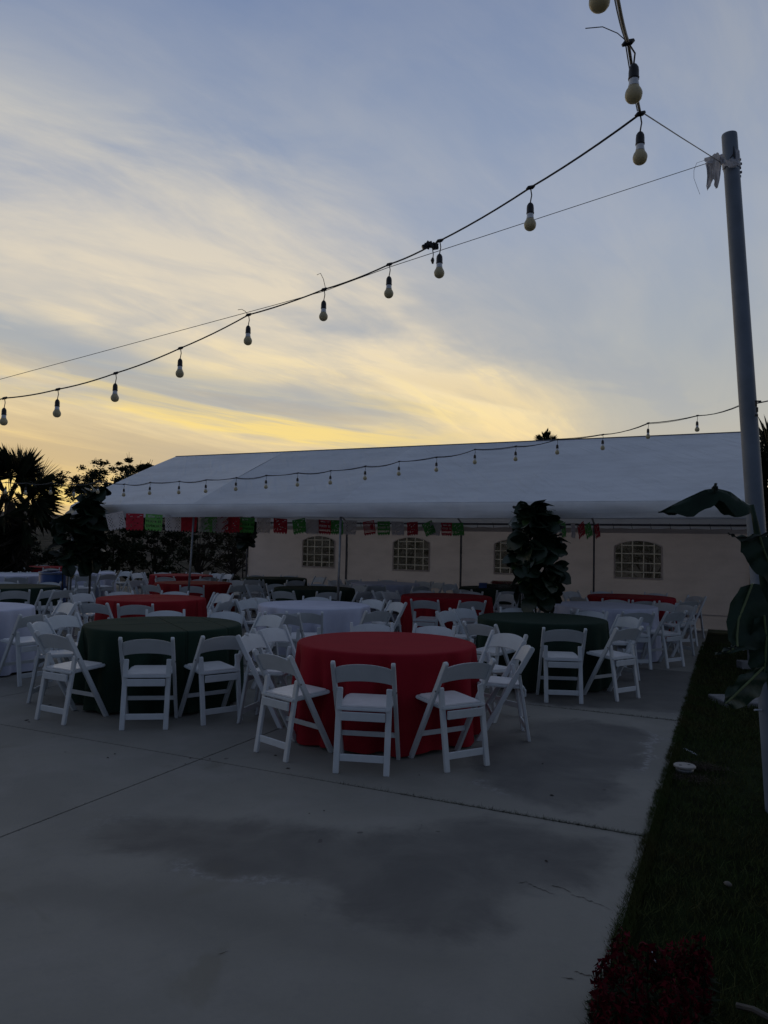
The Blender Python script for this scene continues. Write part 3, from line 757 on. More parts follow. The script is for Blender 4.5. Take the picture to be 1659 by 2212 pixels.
CL = {
 'R1': [(586,1398,'front left corner of'),(784,1418,'near side, seen from behind, at'),(1017,1417,'front right corner of'),(537,1367,'left side, edge on, at'),(581,1353,'back left corner of'),(803,1341,'far side, left one, at'),(940,1346,'far side, right one, at'),(1101,1365,'right side, its inner back visible, at'),(1143,1392,'right side, edge on and nearer, at')],
 'G1': [(112,1350,'front left corner of'),(317,1361,'near side, seen square from behind, at'),(488,1356,'front right corner of'),(80,1341,'left side, edge on, at'),(131,1319,'back left corner of'),(358,1310,'far side, left one, at'),(491,1313,'far side, right one, at'),(589,1322,'right side, inner back visible, at')],
 'GR': [(1220,1348,'near side, back towards us, at'),(1361,1347,'front right corner of'),(1362,1332,'right side, half hidden, at'),(1280,1317,'far side, right one, at'),(1114,1306,'far side, left one, at'),(996,1308,'back left corner of'),(961,1318,'left side, edge on, at'),(1035,1338,'front left corner of')],
 'W2': [(658,1309,'near side, in the middle, at'),(820,1306,'front right corner of'),(861,1299,'right side, edge on, at'),(807,1288,'back right corner of'),(685,1281,'far side, in the middle, at'),(553,1285,'back left corner of'),(531,1301,'left side of'),(608,1335,'front left corner of')],
 'R2': [(293,1288,'near side, seen from behind, at'),(201,1284,'front left corner of'),(175,1273,'left side of'),(258,1268,'far side, left one, at'),(379,1267,'far side, right one, at'),(484,1273,'back right corner of'),(487,1283,'right side of'),(492,1292,'front right corner, edge on, at')],
 'R3': [(415,1257,'near side, beside the pole, at'),(323,1255,'front left corner of'),(293,1248,'left side of'),(357,1244,'far side, left one, at'),(433,1244,'far side, right one, at'),(511,1247,'back right corner of'),(518,1256,'front right corner of')],
 'R4': [(356,1237,'near side, left one, at'),(451,1238,'front right corner of'),(351,1229,'far side, left one, at'),(420,1229,'far side, right one, at'),(468,1231,'right side of'),(297,1234,'left side of'),(294,1230,'back left corner of'),(495,1238,'right front, slightly apart, at')],
 'WL': [(85,1329,'right side of'),(149,1302,'back right corner of')],
 'GL': [(117,1264,'front right corner of'),(32,1265,'near side of'),(108,1250,'back right corner of'),(12,1248,'far side of'),(141,1277,'right side, edge on, at')],
 'WB': [(36,1243,'near side of'),(45,1232,'far side of'),(65,1230,'back right, edge on, at'),(78,1229,'right side, nearest the barrel, at'),(19,1227,'back left corner of'),(4,1230,'left side, at the picture edge, at')],
 'WF': [(235,1233,'near side, right one, at'),(169,1234,'near side, left one, at'),(233,1226,'far side, right one, at'),(184,1223,'far side, left one, at'),(274,1228,'right side of'),(165,1252,'pulled well out from'),(186,1258,'pulled farthest out from')],
 'RF': [(35,1219,'far side, left one, at'),(96,1219,'far side, right one, at'),(111,1225,'near side, right one, at'),(37,1224,'near side, left one, at'),(157,1220,'right side of')],
 'GW': [(549,1245,'near side, left one, at'),(640,1246,'near side, right one, at'),(552,1236,'far side, left one, at'),(625,1236,'far side, right one, at'),(693,1239,'right side of'),(541,1251,'left side, edge on, at')],
 'GM': [(610,1268,'near side, left one, at'),(595,1256,'back left corner of'),(711,1272,'near side, right one, at'),(688,1256,'far side of'),(790,1270,'front right corner of'),(777,1259,'back right corner of'),(545,1261,'left side, edge on, at')],
 'WW': [(810,1255,'near side of'),(911,1256,'front right corner of'),(763,1245,'far side, left one, at'),(837,1245,'far side, middle one, at'),(915,1249,'back right corner of'),(742,1252,'front left corner of'),(722,1247,'left side of'),(948,1252,'right side, edge on, at')],
 'RM': [(917,1284,'near side, left one, at'),(1022,1287,'near side, right one, at'),(913,1267,'far side, left one, at'),(1019,1269,'far side, right one, at'),(1099,1278,'right side of'),(841,1279,'left side of'),(821,1268,'back left corner of')],
 'GP': [(969,1256,'left side of'),(998,1265,'front left corner of'),(1098,1268,'near side of'),(1204,1266,'right side, edge on, at')],
 'WR': [(1161,1298,'left side of'),(1268,1309,'near side, left one, at'),(1380,1313,'near side, right one, at'),(1330,1288,'far side of'),(1438,1296,'back right corner of'),(1463,1311,'front right corner of'),(1484,1304,'right side, edge on, at')],
 'RR': [(1299,1268,'far side, left one, at'),(1417,1274,'far side, right one, at'),(1506,1282,'right side, nearest the lawn, at'),(1491,1288,'front right corner of'),(1231,1268,'left side of'),(1247,1278,'front left corner of'),(1396,1286,'near side of')],
}
for key, lst in CL.items():
    for x, y, ph in lst: chair(key, x, y, 'white chair, %s %s' % (ph, names[key]))
print('chairs', NCH)

# ---------------------------------------------------------------- light strings
def bulb_lathe(mb, c, s=1.0):
    prof = [(0.0, -.079), (.012, -.0775), (.021, -.072), (.027, -.064), (.0298, -.052), (.0295, -.044), (.026, -.034), (.021, -.026), (.018, -.020)]
    mb.lathe([(r*s, z*s) for r, z in prof], 14, c)
def socket_set(parent, node, drop, lowdetail=False, swing=0.0, tail=None):
    n_ = 6 if lowdetail else 12
    p = Vector(node); q = p + Vector((swing, 0, -drop))
    mb = MB()
    mid = (p+q)/2 + Vector((.006 + swing*.4, 0, 0))
    mb.tube([p, mid, q], .0032, 5)
    mb.lathe([(.004, .0), (.011, -.006), (.0165, -.016), (.018, -.030), (.018, -.050), (.0195, -.052), (.0185, -.058)], n_, tuple(q))
    mb.tube([p + Vector((-.020, .004, -.009)), p + Vector((-.009, 0, -.002)), p + Vector((.009, 0, .002)), p + Vector((.020, -.004, .008))], [.0055, .011, .011, .0055], 6)
    sk = mb.build('lamp_socket', M['black'], parent, smooth=not lowdetail)
    MB().lathe([(.0175, -.058), (.0165, -.066), (.0185, -.080), (.0190, -.083)], n_, tuple(q)).build('bulb_neck', M['bulbneck'], sk, smooth=True)
    mb = MB(); bulb_lathe(mb, tuple(q + Vector((0,0,-.062)))); mb.build('bulb', M['bulb'], sk, smooth=True)
def sagline(a, bb, sag, n=8):
    return [a.lerp(bb, t/n) + Vector((0, 0, -sag*4*(t/n)*(1-t/n))) for t in range(n+1)]
# A: the near string, corner near the pole
A_nodes = [(10,860,5.78),(125,841,5.62),(250,806,5.47),(390,752,5.32),(537,680,5.15),(700,625,4.93),(841,571,4.60),(950,520,4.15),(1146,405,3.57),(1383,246,3.02)]
An = [at(*n_) for n_ in A_nodes]
sA = thing('string_lights', 'near festoon string crossing the sky, round bulbs on a black cord', 'string lights', tuple(An[0]), group=None)
def loc(o, p): return Vector(p) - Vector(o.location)
left = An[0] + (An[0]-An[1])*2.0
chain = [left] + An
pts = []
for q in range(len(chain)-1): pts += sagline(chain[q], chain[q+1], .010 if q else .02, 6)[:-1]
pts.append(chain[-1])
up = [at(1383,246,3.02), at(1357,92,2.52), at(1335,0,2.18), at(1318,-90,1.95), at(1290,-220,1.7), at(1230,-520,1.35)]
MB().tube([loc(sA, p) for p in pts], .0052, 6).build('cord', M['black'], sA, smooth=True)
cp = []
for q in range(len(up)-1): cp += sagline(up[q], up[q+1], .012, 4)[:-1]
cp.append(up[-1])
MB().tube([loc(sA, p) for p in cp], .0058, 6).build('cord', M['black'], sA, smooth=True)
MB().tube([loc(sA, p + Vector((-.012, .0, .012))) for p in cp], .0025, 5).build('cable', M['wire'], sA)
for n_ in An: socket_set(sA, loc(sA, n_), .075)
nd = up[1]
socket_set(sA, loc(sA, nd) , .075, swing=.02)
socket_set(sA, loc(sA, at(1296,-136,2.02)), .075)
# cable tie tails
def curl(p, dx_, dz_, bend=.5):
    return [Vector(p), Vector(p) + Vector((dx_*.25, 0, dz_*.6)), Vector(p) + Vector((dx_*.6, 0, dz_*(1.0))), Vector(p) + Vector((dx_, 0, dz_*(1.0-bend*.25)))]
for (bx_, by_, Y_, ex, ez) in ((1357,92,2.52,-.15,.055),(703,622,4.93,-.06,.10),(535,679,5.15,-.07,.035)):
    MB().tube([loc(sA, v) for v in curl(at(bx_, by_, Y_), ex, ez)], .002, 4).build('cable_tie', M['wire'], sA)
# plugs taped together on the cord
pc = loc(sA, at(931,531,4.22)); mb = MB()
for q in range(7): mb.box(pc + Vector((random.uniform(-.035,.035), random.uniform(-.01,.01), random.uniform(-.012,.010))), (.035,.028,.020), Matrix.Rotation(random.uniform(-.6,.6), 3, 'Y'))
mb.tube([pc + Vector((.008,0,-.01)), pc + Vector((.014,0,-.05)), pc + Vector((.012,0,-.075))], .003, 5)
mb.tube([pc + Vector((.012,0,-.07)), pc + Vector((.010,0,-.085)), pc + Vector((.012,0,-.105))], [.006,.011,.005], 6)
mb.build('taped_plugs', M['black'], sA)
# B: the string in front of the tent roof
Bx = [(1506,898,9.60),(1400,914,9.78),(1302,939,9.97),(1204,949,10.15),(1114,964,10.33),(1026,971,10.51),(943,988,10.70),(862,997,10.89),(789,1007,11.07),(714,1017,11.25),(643,1022,11.44),(575,1027,11.62),(510,1032,11.80),(445,1037,11.99),(387,1040,12.17),(324,1042,12.35),(268,1046,12.53)]
Bn = [at(*n_) for n_ in Bx]
Bl = [at(*n_) for n_ in ((212,1040,12.7),(160,1047,12.9),(110,1043,13.05),(56,1044,13.2),(13,1042,13.35),(-40,1040,13.5))]
sB = thing('string_lights', 'far festoon string of small bulbs hanging in front of the tent roof', 'string lights', tuple(Bn[0]))
right = [at(1690,858,9.1), at(1600,876,9.42)]
chain = right + Bn + Bl; pts = []
for q in range(len(chain)-1): pts += sagline(chain[q], chain[q+1], .03 if q % 2 else .015, 5)[:-1]
pts.append(chain[-1])
MB().tube([loc(sB, p) for p in pts], .0062, 5).build('cord', M['black'], sB)
MB().tube([loc(sB, p + Vector((0, .01, .012*math.sin(q*.35)))) for q, p in enumerate(pts)], .003, 4).build('cable', M['wire'], sB)
for q, n_ in enumerate(Bn + Bl[:-1]): socket_set(sB, loc(sB, n_), .07, True)
cl = at(1639,866,4.62)

# support wire from the pole to the left
POLE_T, POLE_B = at(1575.5, 292, 4.72), onz(1677, 1790, 0.0); POLE_B = at(1677, 1735, 4.68)
gw = thing('support_wire', 'thin steel wire running from the pole top across the sky', 'wire', tuple(at(1530,352,4.7)))
wp = [at(1560,342,4.68), at(841,577,4.63), at(700,629,4.93), at(600,657,5.1), at(-150,860,6.3)]
MB().tube([loc(gw, p) for p in wp], .0022, 5).build('wire_strand', M['wire'], gw)
MB().tube([loc(gw, p) for p in (at(1391,245,3.02), at(1470,296,3.7), at(1556,350,4.66))], .0028, 5).build('wire_strand', M['wire'], gw)

# big pole
pole = thing('light_pole', 'tall leaning white painted pole beside the lawn at right', 'pole', tuple(Vector((POLE_B.x, POLE_B.y, 0))))
PB = Vector((POLE_B.x, POLE_B.y, -.05)); n_ = 10
MB().tube([loc(pole, PB.lerp(POLE_T, t/n_)) for t in range(n_+1)], [.060 - .0125*t/n_ for t in range(n_+1)], 32).build('shaft', M['polew'], pole, smooth=False)
smooth_by(pole.children[0].data)
MB().tube([loc(pole, POLE_T + Vector((0,0,-.001))), loc(pole, POLE_T + Vector((-.0002,0,.006)))], [.0465,.0455], 24).build('cap', M['galv'], pole)
def pax(z): t = (z-PB.z)/(POLE_T.z-PB.z); return PB.lerp(POLE_T, t)
zc_ = POLE_T.z - .155
# dark slot, buckle and strap
def onpole(z, ang, r): c = pax(z); return c + Vector((math.cos(ang)*r, math.sin(ang)*r, 0))
mb = MB(); 
for (z, a0, a1) in ((POLE_T.z-.10,-1.62,-1.56),(POLE_T.z-.125,-1.68,-1.55),(POLE_T.z-.15,-1.78,-1.54),(POLE_T.z-.172,-2.1,-1.54),(POLE_T.z-.182,-2.15,-1.52)):
    mb.v += [tuple(loc(pole, onpole(z, a0, .0495))), tuple(loc(pole, onpole(z, a1, .0495)))]
mb.f = [(2*q, 2*q+1, 2*q+3, 2*q+2) for q in range(4)]; mb.build('dark_tape', M['black'], pole)
r5 = random.Random(5)
def wrapband(z0, z1, r0, a0, a1, m, name, jag=.006):
    mb = MB(); n1, n2 = 26, 5
    for j in range(n2+1):
        for i in range(n1+1):
            a = a0 + (a1-a0)*i/n1; z = z0 + (z1-z0)*j/n2 + r5.uniform(-jag, jag)
            mb.v.append(tuple(loc(pole, onpole(z, a, r0 + r5.uniform(0, jag)))))
    mb.f = [(j*(n1+1)+i, j*(n1+1)+i+1, (j+1)*(n1+1)+i+1, (j+1)*(n1+1)+i) for j in range(n2) for i in range(n1)]
    return mb.build(name, m, pole)
wrapband(zc_-.07, zc_-.03, .051, 0, 2*math.pi, M['plastic'], 'plastic_wrap')
wrapband(zc_-.03, zc_+.035, .0505, -1.45, .35, M['plastic'], 'plastic_wrap', .004)
# torn plastic hanging from the wire knot
def rag(pts3, m, name, parent, nsub=4, cr=.01):
    bm = bmesh.new(); vv = [bm.verts.new(Vector(p)) for p in pts3]; bm.faces.new(vv)
    bmesh.ops.triangulate(bm, faces=bm.faces); bmesh.ops.subdivide_edges(bm, edges=bm.edges, cuts=3, use_grid_fill=True)
    for v in bm.verts: v.co += Vector((r5.uniform(-.2,.2)*cr, r5.uniform(-1,1)*cr, r5.uniform(-.2,.2)*cr))
    me = bpy.data.meshes.new(name); bm.to_mesh(me); bm.free(); me.materials.append(m); return link(name, me, parent)
Yr = 4.66
rag([loc(pole, at(x, y, Yr)) for x, y in ((1538,335),(1548,331),(1562,335),(1566,352),(1556,358),(1553,385),(1550,408),(1544,404),(1541,385),(1536,400),(1528,412),(1526,408),(1530,380),(1531,362),(1524,352),(1534,345))], M['plastic'], 'plastic_rag', pole, cr=.012)
rag([loc(pole, at(x, y, Yr-.02)) for x, y in ((1521,341),(1535,338),(1542,346),(1538,352),(1522,350))], M['plastic'], 'plastic_rag', pole, cr=.006)
rag([loc(pole, at(x, y, Yr-.01)) for x, y in ((1554,336),(1568,343),(1592,352),(1594,360),(1575,362),(1556,352))], M['plastic'], 'plastic_rag', pole, cr=.010)
MB().tube([loc(pole, at(x, y, Yr)) for x, y in ((1523,346),(1505,352),(1499,368),(1499,385),(1505,402),(1512,420))], .0012, 4).build('thread', M['wire'], pole)
mb = MB()
for q in range(5): mb.lathe([(0,-.010),(.008,-.006),(.008,.006),(0,.010)], 6, tuple(loc(pole, at(1598.5 + (q % 2)*2, 345+q*9, 4.70))))
mb.build('wire_clips', M['dkpole'], pole)
mb = MB(); c0 = loc(pole, at(1634,868,4.62))
mb.box(c0 + Vector((.010,0,.004)), (.035,.012,.008)); mb.box(c0 + Vector((-.002,0,-.012)), (.008,.010,.035)); mb.box(c0 + Vector((.004,0,-.05)), (.010,.010,.03)); mb.box(c0 + Vector((.0,0,-.085)), (.018,.008,.014))
mb.build('cable_clip', M['black'], pole)
MB().tube([loc(pole, at(1645,1534,4.66)), loc(pole, at(1630,1533.5,4.62))], .006, 6).build('peg', M['scrap'], pole)

# ---------------------------------------------------------------- cut paper flags
FONT = {'V':["101","101","101","101","010"],'I':["111","010","010","010","111"],'A':["010","101","111","101","101"],'L':["100","100","100","100","111"],
 'R':["110","101","110","101","101"],'G':["011","100","101","101","011"],'E':["111","100","110","100","111"],'N':["101","111","111","111","101"],
 'D':["110","101","101","101","110"],'U':["101","101","101","101","111"],'P':["110","101","110","100","100"],' ':["000"]*5}
NC, NR = 39, 33
def flag_mask(kind):
    m = np.ones((NR, NC), bool)
    if kind == 'text':
        for li, s in enumerate(("VIVA LA", "VIRGEN DE", "GUADALUPE")):
            w = len(s)*4-1; x0 = (NC-w)//2; y0 = 3 + li*9
            for ci, ch in enumerate(s):
                for rr in range(5):
                    for cc in range(3):
                        if FONT[ch][rr][cc] == '1':
                            m[y0+rr, x0+ci*4+cc] = False
    if kind in ('oval', 'lattice'):
        for r in range(2, NR-5):
            for c in range(2, NC-2):
                inner = ((c-NC/2+.5)/7.5)**2 + ((r-14)/12.5)**2 < 1 if kind == 'oval' else (8 < r < 20 and 22 < c < 34)
                if not inner and (r % 3 != 0) and (c % 3 != 0) and ((r//3+c//3) % 2 == 0 or kind == 'lattice'): m[r, c] = False
    if kind == 'sparse':
        rs = np.random.default_rng(3)
        for _ in range(26):
            r, c = rs.integers(2, NR-6), rs.integers(2, NC-5); m[r:r+1, c:c+3] = False
    for c in range(NC):                       # scalloped lower edge
        k = 2.5 - 2.5*abs(math.sin(math.pi*c/7.8)); m[NR-1-int(k):, c] = False if k >= 1 else m[NR-1-int(k):, c]
    m[NR-2, ::4] = False
    return m
FL = {}
def flag_mesh(kind, colr):
    if (kind, colr) in FL: return FL[(kind, colr)]
    m = flag_mask(kind); mb = MB(); idx = {}; r = random.Random(hash(kind) % 99 if False else len(kind)); w, h = .30, .30
    def vid(i, j):
        if (i, j) not in idx:
            x = (i/NC-.5)*w; z = -j/NR*h; y = .012*math.sin(i/NC*5+len(kind))*j/NR + .004*math.sin(j*.5+i*.3)
            idx[(i, j)] = len(mb.v); mb.v.append((x, y, z))
        return idx[(i, j)]
    for j in range(NR):
        for i in range(NC):
            if m[j, i]: mb.f.append((vid(i, j), vid(i+1, j), vid(i+1, j+1), vid(i, j+1)))
    FL[(kind, colr)] = mb.mesh('flag_sheet', M[colr]); return FL[(kind, colr)]
def garland(label, pa, pb, flags, sag):
    g_ = thing('paper_banner', label, 'banner', tuple(pa), group='cut paper banners under the tent eave')
    MB().tube([loc(g_, p) for p in sagline(pa, pb, sag, 16)], .0025, 4).build('string', M['p_white'], g_)
    d = (pb-pa); d2 = Vector((d.x, d.y, 0)); rz = math.atan2(d.y, d.x)
    for (x, kind, colr, tilt, lab) in flags:
        rr = ray(x, 1120); det = rr.x*(-d.y) + d.x*rr.y
        s_ = (pa.x*rr.y - pa.y*rr.x)/(d.y*rr.x - d.x*rr.y) if abs(det) > 1e-9 else 0
        s_ = max(0, min(1, s_))
        p = pa.lerp(pb, s_) + Vector((0,0,-sag*4*s_*(1-s_)))
        o = link('flag', flag_mesh(kind, colr), g_); o.location = loc(g_, p)
        o.rotation_euler = (random.uniform(-.12,.12), R(tilt), rz + random.uniform(-.15,.15))
        if lab: o['label'] = lab
pa, pb = at(228, 1118, 13.05), at(1003, 1124, 17.1); pa.z = 2.075; pb.z = 2.15
wv, rd, gn = 'white cut paper flag', 'red cut paper flag', 'green cut paper flag'
garland('long row of red, green and white cut paper flags under the left eave', pa, pb, [
 (246,'oval','p_white',-14,'white ragged cut paper flag'),(291,'sparse','p_red',0,rd),(333,'text','p_lime',3,'green cut paper flag with lettering'),(374,'oval','p_white',0,'white cut paper flag with an oval figure'),(409,'plain','p_red',2,rd),
 (444,'sparse','p_white',-4,wv),(452,'sparse','p_lime',3,gn),(484,'lattice','p_red',2,rd),(476,'oval','p_white',0,wv),(506,'sparse','p_red',-8,rd),(535,'text','p_green',2,'green cut paper flag with lettering'),(570,'oval','p_white',0,wv),
 (606,'sparse','p_red',3,rd),(645,'sparse','p_green',-12,gn),(676,'plain','p_white',0,wv),(702,'text','p_red',2,'red cut paper flag with lettering'),(728,'sparse','p_green',0,gn),(757,'oval','p_white',0,wv),
 (796,'lattice','p_red',-10,rd),(829,'text','p_green',-3,'green cut paper flag with lettering'),(859,'sparse','p_white',0,wv),(891,'sparse','p_red',-6,rd),(922,'sparse','p_green',-22,gn),(941,'plain','p_white',0,wv),(965,'text','p_red',0,'red cut paper flag with lettering'),(988,'sparse','p_green',-4,gn)], .02)
pa, pb = at(1150, 1120, 13.2), at(1296, 1124, 16.0); pa.z = 2.1; pb.z = 2.14
garland('short row of cut paper flags hanging right of the fig plant', pa, pb, [
 (1199,'text','p_red',-10,rd),(1217,'sparse','p_green',-10,gn),(1238,'plain','p_white',0,wv),(1254,'sparse','p_red',-26,rd),(1268,'sparse','p_green',-22,gn),(1288,'sparse','p_red',-14,rd)], .01)

# ---------------------------------------------------------------- small things about the tables
bc = at(116, 1240, 15.6); bz = .90
br = thing('barrel', 'blue plastic drum with white plates on its lid, left of the pole', 'barrel', (bc.x, bc.y, 0))
MB().lathe([(.27,0),(.285,.02),(.285,.26),(.294,.28),(.294,.30),(.285,.32),(.285,.58),(.294,.60),(.294,.62),(.285,.64),(.282,.84),(.27,.868),(.275,.876),(.275,.895),(.262,.90),(.255,.885),(0,.885)], 32).build('drum', M['barrel'], br, smooth=True)
MB().lathe([(.288,.862),(.292,.87),(.288,.88)], 32).build('rim_band', M['galv'], br)
pl = thing('plate_stack', 'white disposable plates lying on the blue barrel lid', 'plates', (bc.x-.10, bc.y-.05, .886))
for q in range(3): MB().lathe([(.0,.002),(.11,.002),(.15,.022),(.152,.024),(.11,.006),(0,.006)], 20, (.06*q-.04, .03*q, .018*q)).build('plate', M['scrap'], pl, smooth=True)
pc = TB['GP'][0]
for q, (dx_, dy_, sx, sz, mt, lb) in enumerate(((-.30,-.22,.16,.10,'barrel','small blue box at the left end of the packed linens'),(.02,-.26,.52,.075,'c_green','green linen bundle in clear plastic on the green table'),(.10,-.24,.46,.05,'c_red','red linen bundle lying on the green bundle'),(.44,-.10,.34,.08,'c_green','green linen bundle in plastic at the right, close to the fig plant'))):
    z0 = .766 + (.086 if q == 2 else 0)
    mb = MB(); nseg = 10
    o = thing('linen_bundle' if q else 'small_box', lb, 'linen' if q else 'box', (pc.x+dx_, pc.y+dy_, z0), R(-12))
    mb.box((0,0,sz/2), (sx, .26, sz)); mb.build('folded_linen' if q else 'box_body', M[mt], o, bevel=.02 if q else .004, seg=3)
    if q:
        m2 = MB().box((0,0,sz/2+.006), (sx+.03, .29, sz+.02)); ob = m2.build('plastic_bag', M['pane'], o, bevel=.025, seg=2)
wd = at(386, 1241, 24.0); 
sk = thing('garden_stake', 'short pale stake standing behind the far white table', 'stake', (at(234,1222,24).x, 24, -.1))
MB().box((0,0,.42), (.06,.03,.84), Matrix.Rotation(.12, 3, 'Y')).build('stake_board', M['stake'], sk)

# ---------------------------------------------------------------- plants with big leaves
def leaf_mesh(name, L, Wd, m, curl_=.25, fold=.25, nu=7, fiddle=False):
    mb = MB()
    for i in range(nu+1):
        t = i/nu
        w = Wd/2*(math.sin(math.pi*min(1, t*.97+.02))**(.65)) * ((.75+.45*t) if fiddle else 1)
        if i in (0, nu): w = .004
        z = -curl_*L*t*t; x = L*t*(1-.1*t)
        for s_, k in ((-1, 1), (-.5, .45), (0, 0), (.5, .45), (1, 1)):
            mb.v.append((x, s_*w, z + abs(s_)*w*fold + .006*math.sin(i*2.1+s_*3)))
    for i in range(nu):
        for j in range(4): mb.f.append((i*5+j, i*5+j+1, (i+1)*5+j+1, (i+1)*5+j))
    return mb.mesh(name, m, smooth=True)
figL = [leaf_mesh('fig_leaf', .25, .25, M['fig'], .3, .12, fiddle=True), leaf_mesh('fig_leaf', .27, .24, M['fig'], .5, .06, fiddle=True), leaf_mesh('fig_leaf', .20, .20, M['fig'], .2, .2, fiddle=True)]
figY = leaf_mesh('fig_leaf', .19, .13, M['figlight'], .2, .3, fiddle=True)
def fig(label, c, prof, n, stems, zbot, seed, sc=1.0):
    sc *= 1.08
    r = random.Random(seed); t = thing('fiddle_leaf_fig', label, 'plant', (c.x, c.y, 0), 0, 'potted looking fig trees by the tent')
    z0, z1 = prof[0][0], prof[-1][0]
    for s_ in range(stems):
        a = r.uniform(0, 6.28); rr = .02 + .05*r.random()*stems/3
        MB().tube([(rr*math.cos(a), rr*math.sin(a), -.02), (rr*1.2*math.cos(a), rr*1.2*math.sin(a), z0*.6), (rr*1.6*math.cos(a+.3), rr*1.6*math.sin(a+.3), z0+.3), (rr*1.2*math.cos(a+.5), rr*1.2*math.sin(a+.5), z1-.15)], [.014,.012,.010,.006], 6).build('stem', M['stem'] if s_ % 2 else M['bark'], t)
    for q in range(n):
        tt_ = (q+.5)/n; z = z0 + (z1-z0)*tt_
        for k in range(len(prof)-1):
            if prof[k][0] <= z <= prof[k+1][0]:
                f = (z-prof[k][0])/(prof[k+1][0]-prof[k][0]); rad = prof[k][1]*(1-f)+prof[k+1][1]*f; ox = prof[k][2]*(1-f)+prof[k+1][2]*f
        a = q*2.399 + r.uniform(-.4,.4); rad_in = max(.0, rad-.20*sc)*r.uniform(.45,1.0)
        yng = r.random() < .07
        o = link('leaf', figY if yng else r.choice(figL), t)
        o.location = (ox + rad_in*math.cos(a), rad_in*math.sin(a), z)
        o.rotation_euler = (r.uniform(-.9,.9), r.uniform(-1.25,.85), a + r.uniform(-.5,.5)); s2 = r.uniform(.85,1.15)*sc; o.scale = (s2,)*3
c = at(1160, 1290, 10.25)
fig('tall bushy fiddle leaf fig standing before the tent, between the white tables', c, [(.92,.30,.03),(1.08,.42,.02),(1.35,.44,0),(1.62,.46,.0),(1.82,.44,.0),(1.95,.34,-.05),(2.10,.26,-.08),(2.16,.20,-.08)], 250, 5, .8, 3)
c = at(190, 1240, 14.0)
fig('dark fig tree crowding the left corner of the tent roof', c, [(1.15,.20,0),(1.4,.32,.0),(1.7,.38,0),(2.05,.36,.02),(2.3,.25,.05),(2.50,.12,.08)], 150, 2, .8, 8, 1.1)
c = at(140, 1250, 13.6)
fig('slim dark fig tree beside the blue barrel, left of the tent corner', c, [(1.1,.16,0),(1.4,.26,.0),(1.7,.24,-.05),(1.9,.16,-.05),(2.0,.1,-.05)], 45, 2, .8, 9, 1.05)
c = at(527, 1250, 18.6)
fig('small round headed tree at the left end of the tent wall', c, [(1.55,.22,0),(1.75,.34,.03),(1.98,.34,.03),(2.15,.2,.03)], 60, 2, .8, 10, 1.0)

# banana plant at the right edge
ban = thing('banana_plant', 'banana plant with big drooping leaves in front of the pole at right', 'plant', tuple(Vector((at(1700,1500,4.1).x, 4.1, -.03))))
def bleaf(rib_pts, Y, wl, wr, nl, m, ribm=True, yof=(0.0, 0.0), under=False):
    """rib px points at depth Y; wl, wr are half width lists (metres) for both sides; nl are hanging directions"""
    rib = [loc(ban, at(x, y, Y + (yof[0]+(yof[1]-yof[0])*q/(len(rib_pts)-1)))) for q, (x, y) in enumerate(rib_pts)]
    n1 = 18; pts_ = []
    def interp(arr, t):
        f = t*(len(arr)-1); i = min(int(f), len(arr)-2); f -= i
        return arr[i]*(1-f) + arr[i+1]*f
    mb = MB(); K = (-1, -.66, -.33, 0, .33, .66, 1)
    for q in range(n1+1):
        t = q/n1; p = interp(rib, t)
        for s_ in K:
            if s_ < 0: d = Vector(nl[0]); w = interp(wl, t)
            else: d = Vector(nl[1]); w = interp(wr, t)
            w *= abs(s_); dr = .25*w*abs(s_)
            mb.v.append(tuple(p + d.normalized()*w + Vector((0, .01*math.sin(t*17+s_*4), -dr + .008*math.sin(t*25+s_*2)*abs(s_)))))
    k = len(K)
    mb.f = [(q*k+j, q*k+j+1, (q+1)*k+j+1, (q+1)*k+j) for q in range(n1) for j in range(k-1)]
    lf = mb.build('leaf', m, ban, smooth=True)
    if ribm: MB().tube([p + Vector((0, -.004, .002)) for p in rib], [.006]*(len(rib)-1)+[.002], 6).build('midrib', M['rib'], lf)
# arching leaf seen from the side, blade hanging on both sides of the rib
bleaf([(1624,1092),(1600,1078),(1575,1062),(1548,1054),(1520,1058),(1490,1072),(1455,1090),(1422,1106)], 4.15, [.02,.09,.12,.06,.09,.10,.05,.0], [.02,.09,.12,.08,.09,.08,.05,.0], ((.15,-.5,-1),(.0,.6,-1)), M['ban'], False)
bleaf([(1550,1056),(1545,1051),(1538,1054)], 4.13, [.0,.03,.0], [.0,.03,.0], ((.2,-.1,.9),(.0,.1,-1)), M['banpale'], False)
# cut off leaf at the right edge
bleaf([(1640,1158),(1650,1190),(1662,1222),(1680,1260)], 3.9, [.12,.13,.11,.05], [.12,.14,.12,.05], ((-1,-.15,.18),(1,.1,.0)), M['ban'], True)
bleaf([(1573,1153),(1590,1160),(1612,1163),(1640,1157),(1665,1152)], 3.86, [.0,.008,.018,.012,.0], [.0,.006,.016,.010,.0], ((0,-.2,1),(0,.2,-1)), M['banpale'], False)
# big broad leaf below
bleaf([(1624,1262),(1610,1300),(1594,1340),(1591,1375),(1592,1396),(1572,1408),(1545,1413)], 3.85, [.06,.09,.06,.05,.02,.006,.0], [.04,.14,.17,.17,.10,.012,.0], ((-1,-.15,.10),(1,.15,.06)), M['ban'], True, (0,-.15))
bleaf([(1592,1396),(1575,1402),(1545,1413)], 3.69, [.0,.022,.0], [.0,.012,.0], ((0,-.2,1),(0,.2,-1)), M['banpale'], False)
bleaf([(1650,1330),(1655,1380),(1652,1430),(1650,1455)], 3.8, [.05,.10,.09,.02], [.05,.10,.09,.02], ((-1,-.15,.05),(1,.1,.0)), M['ban'], True)
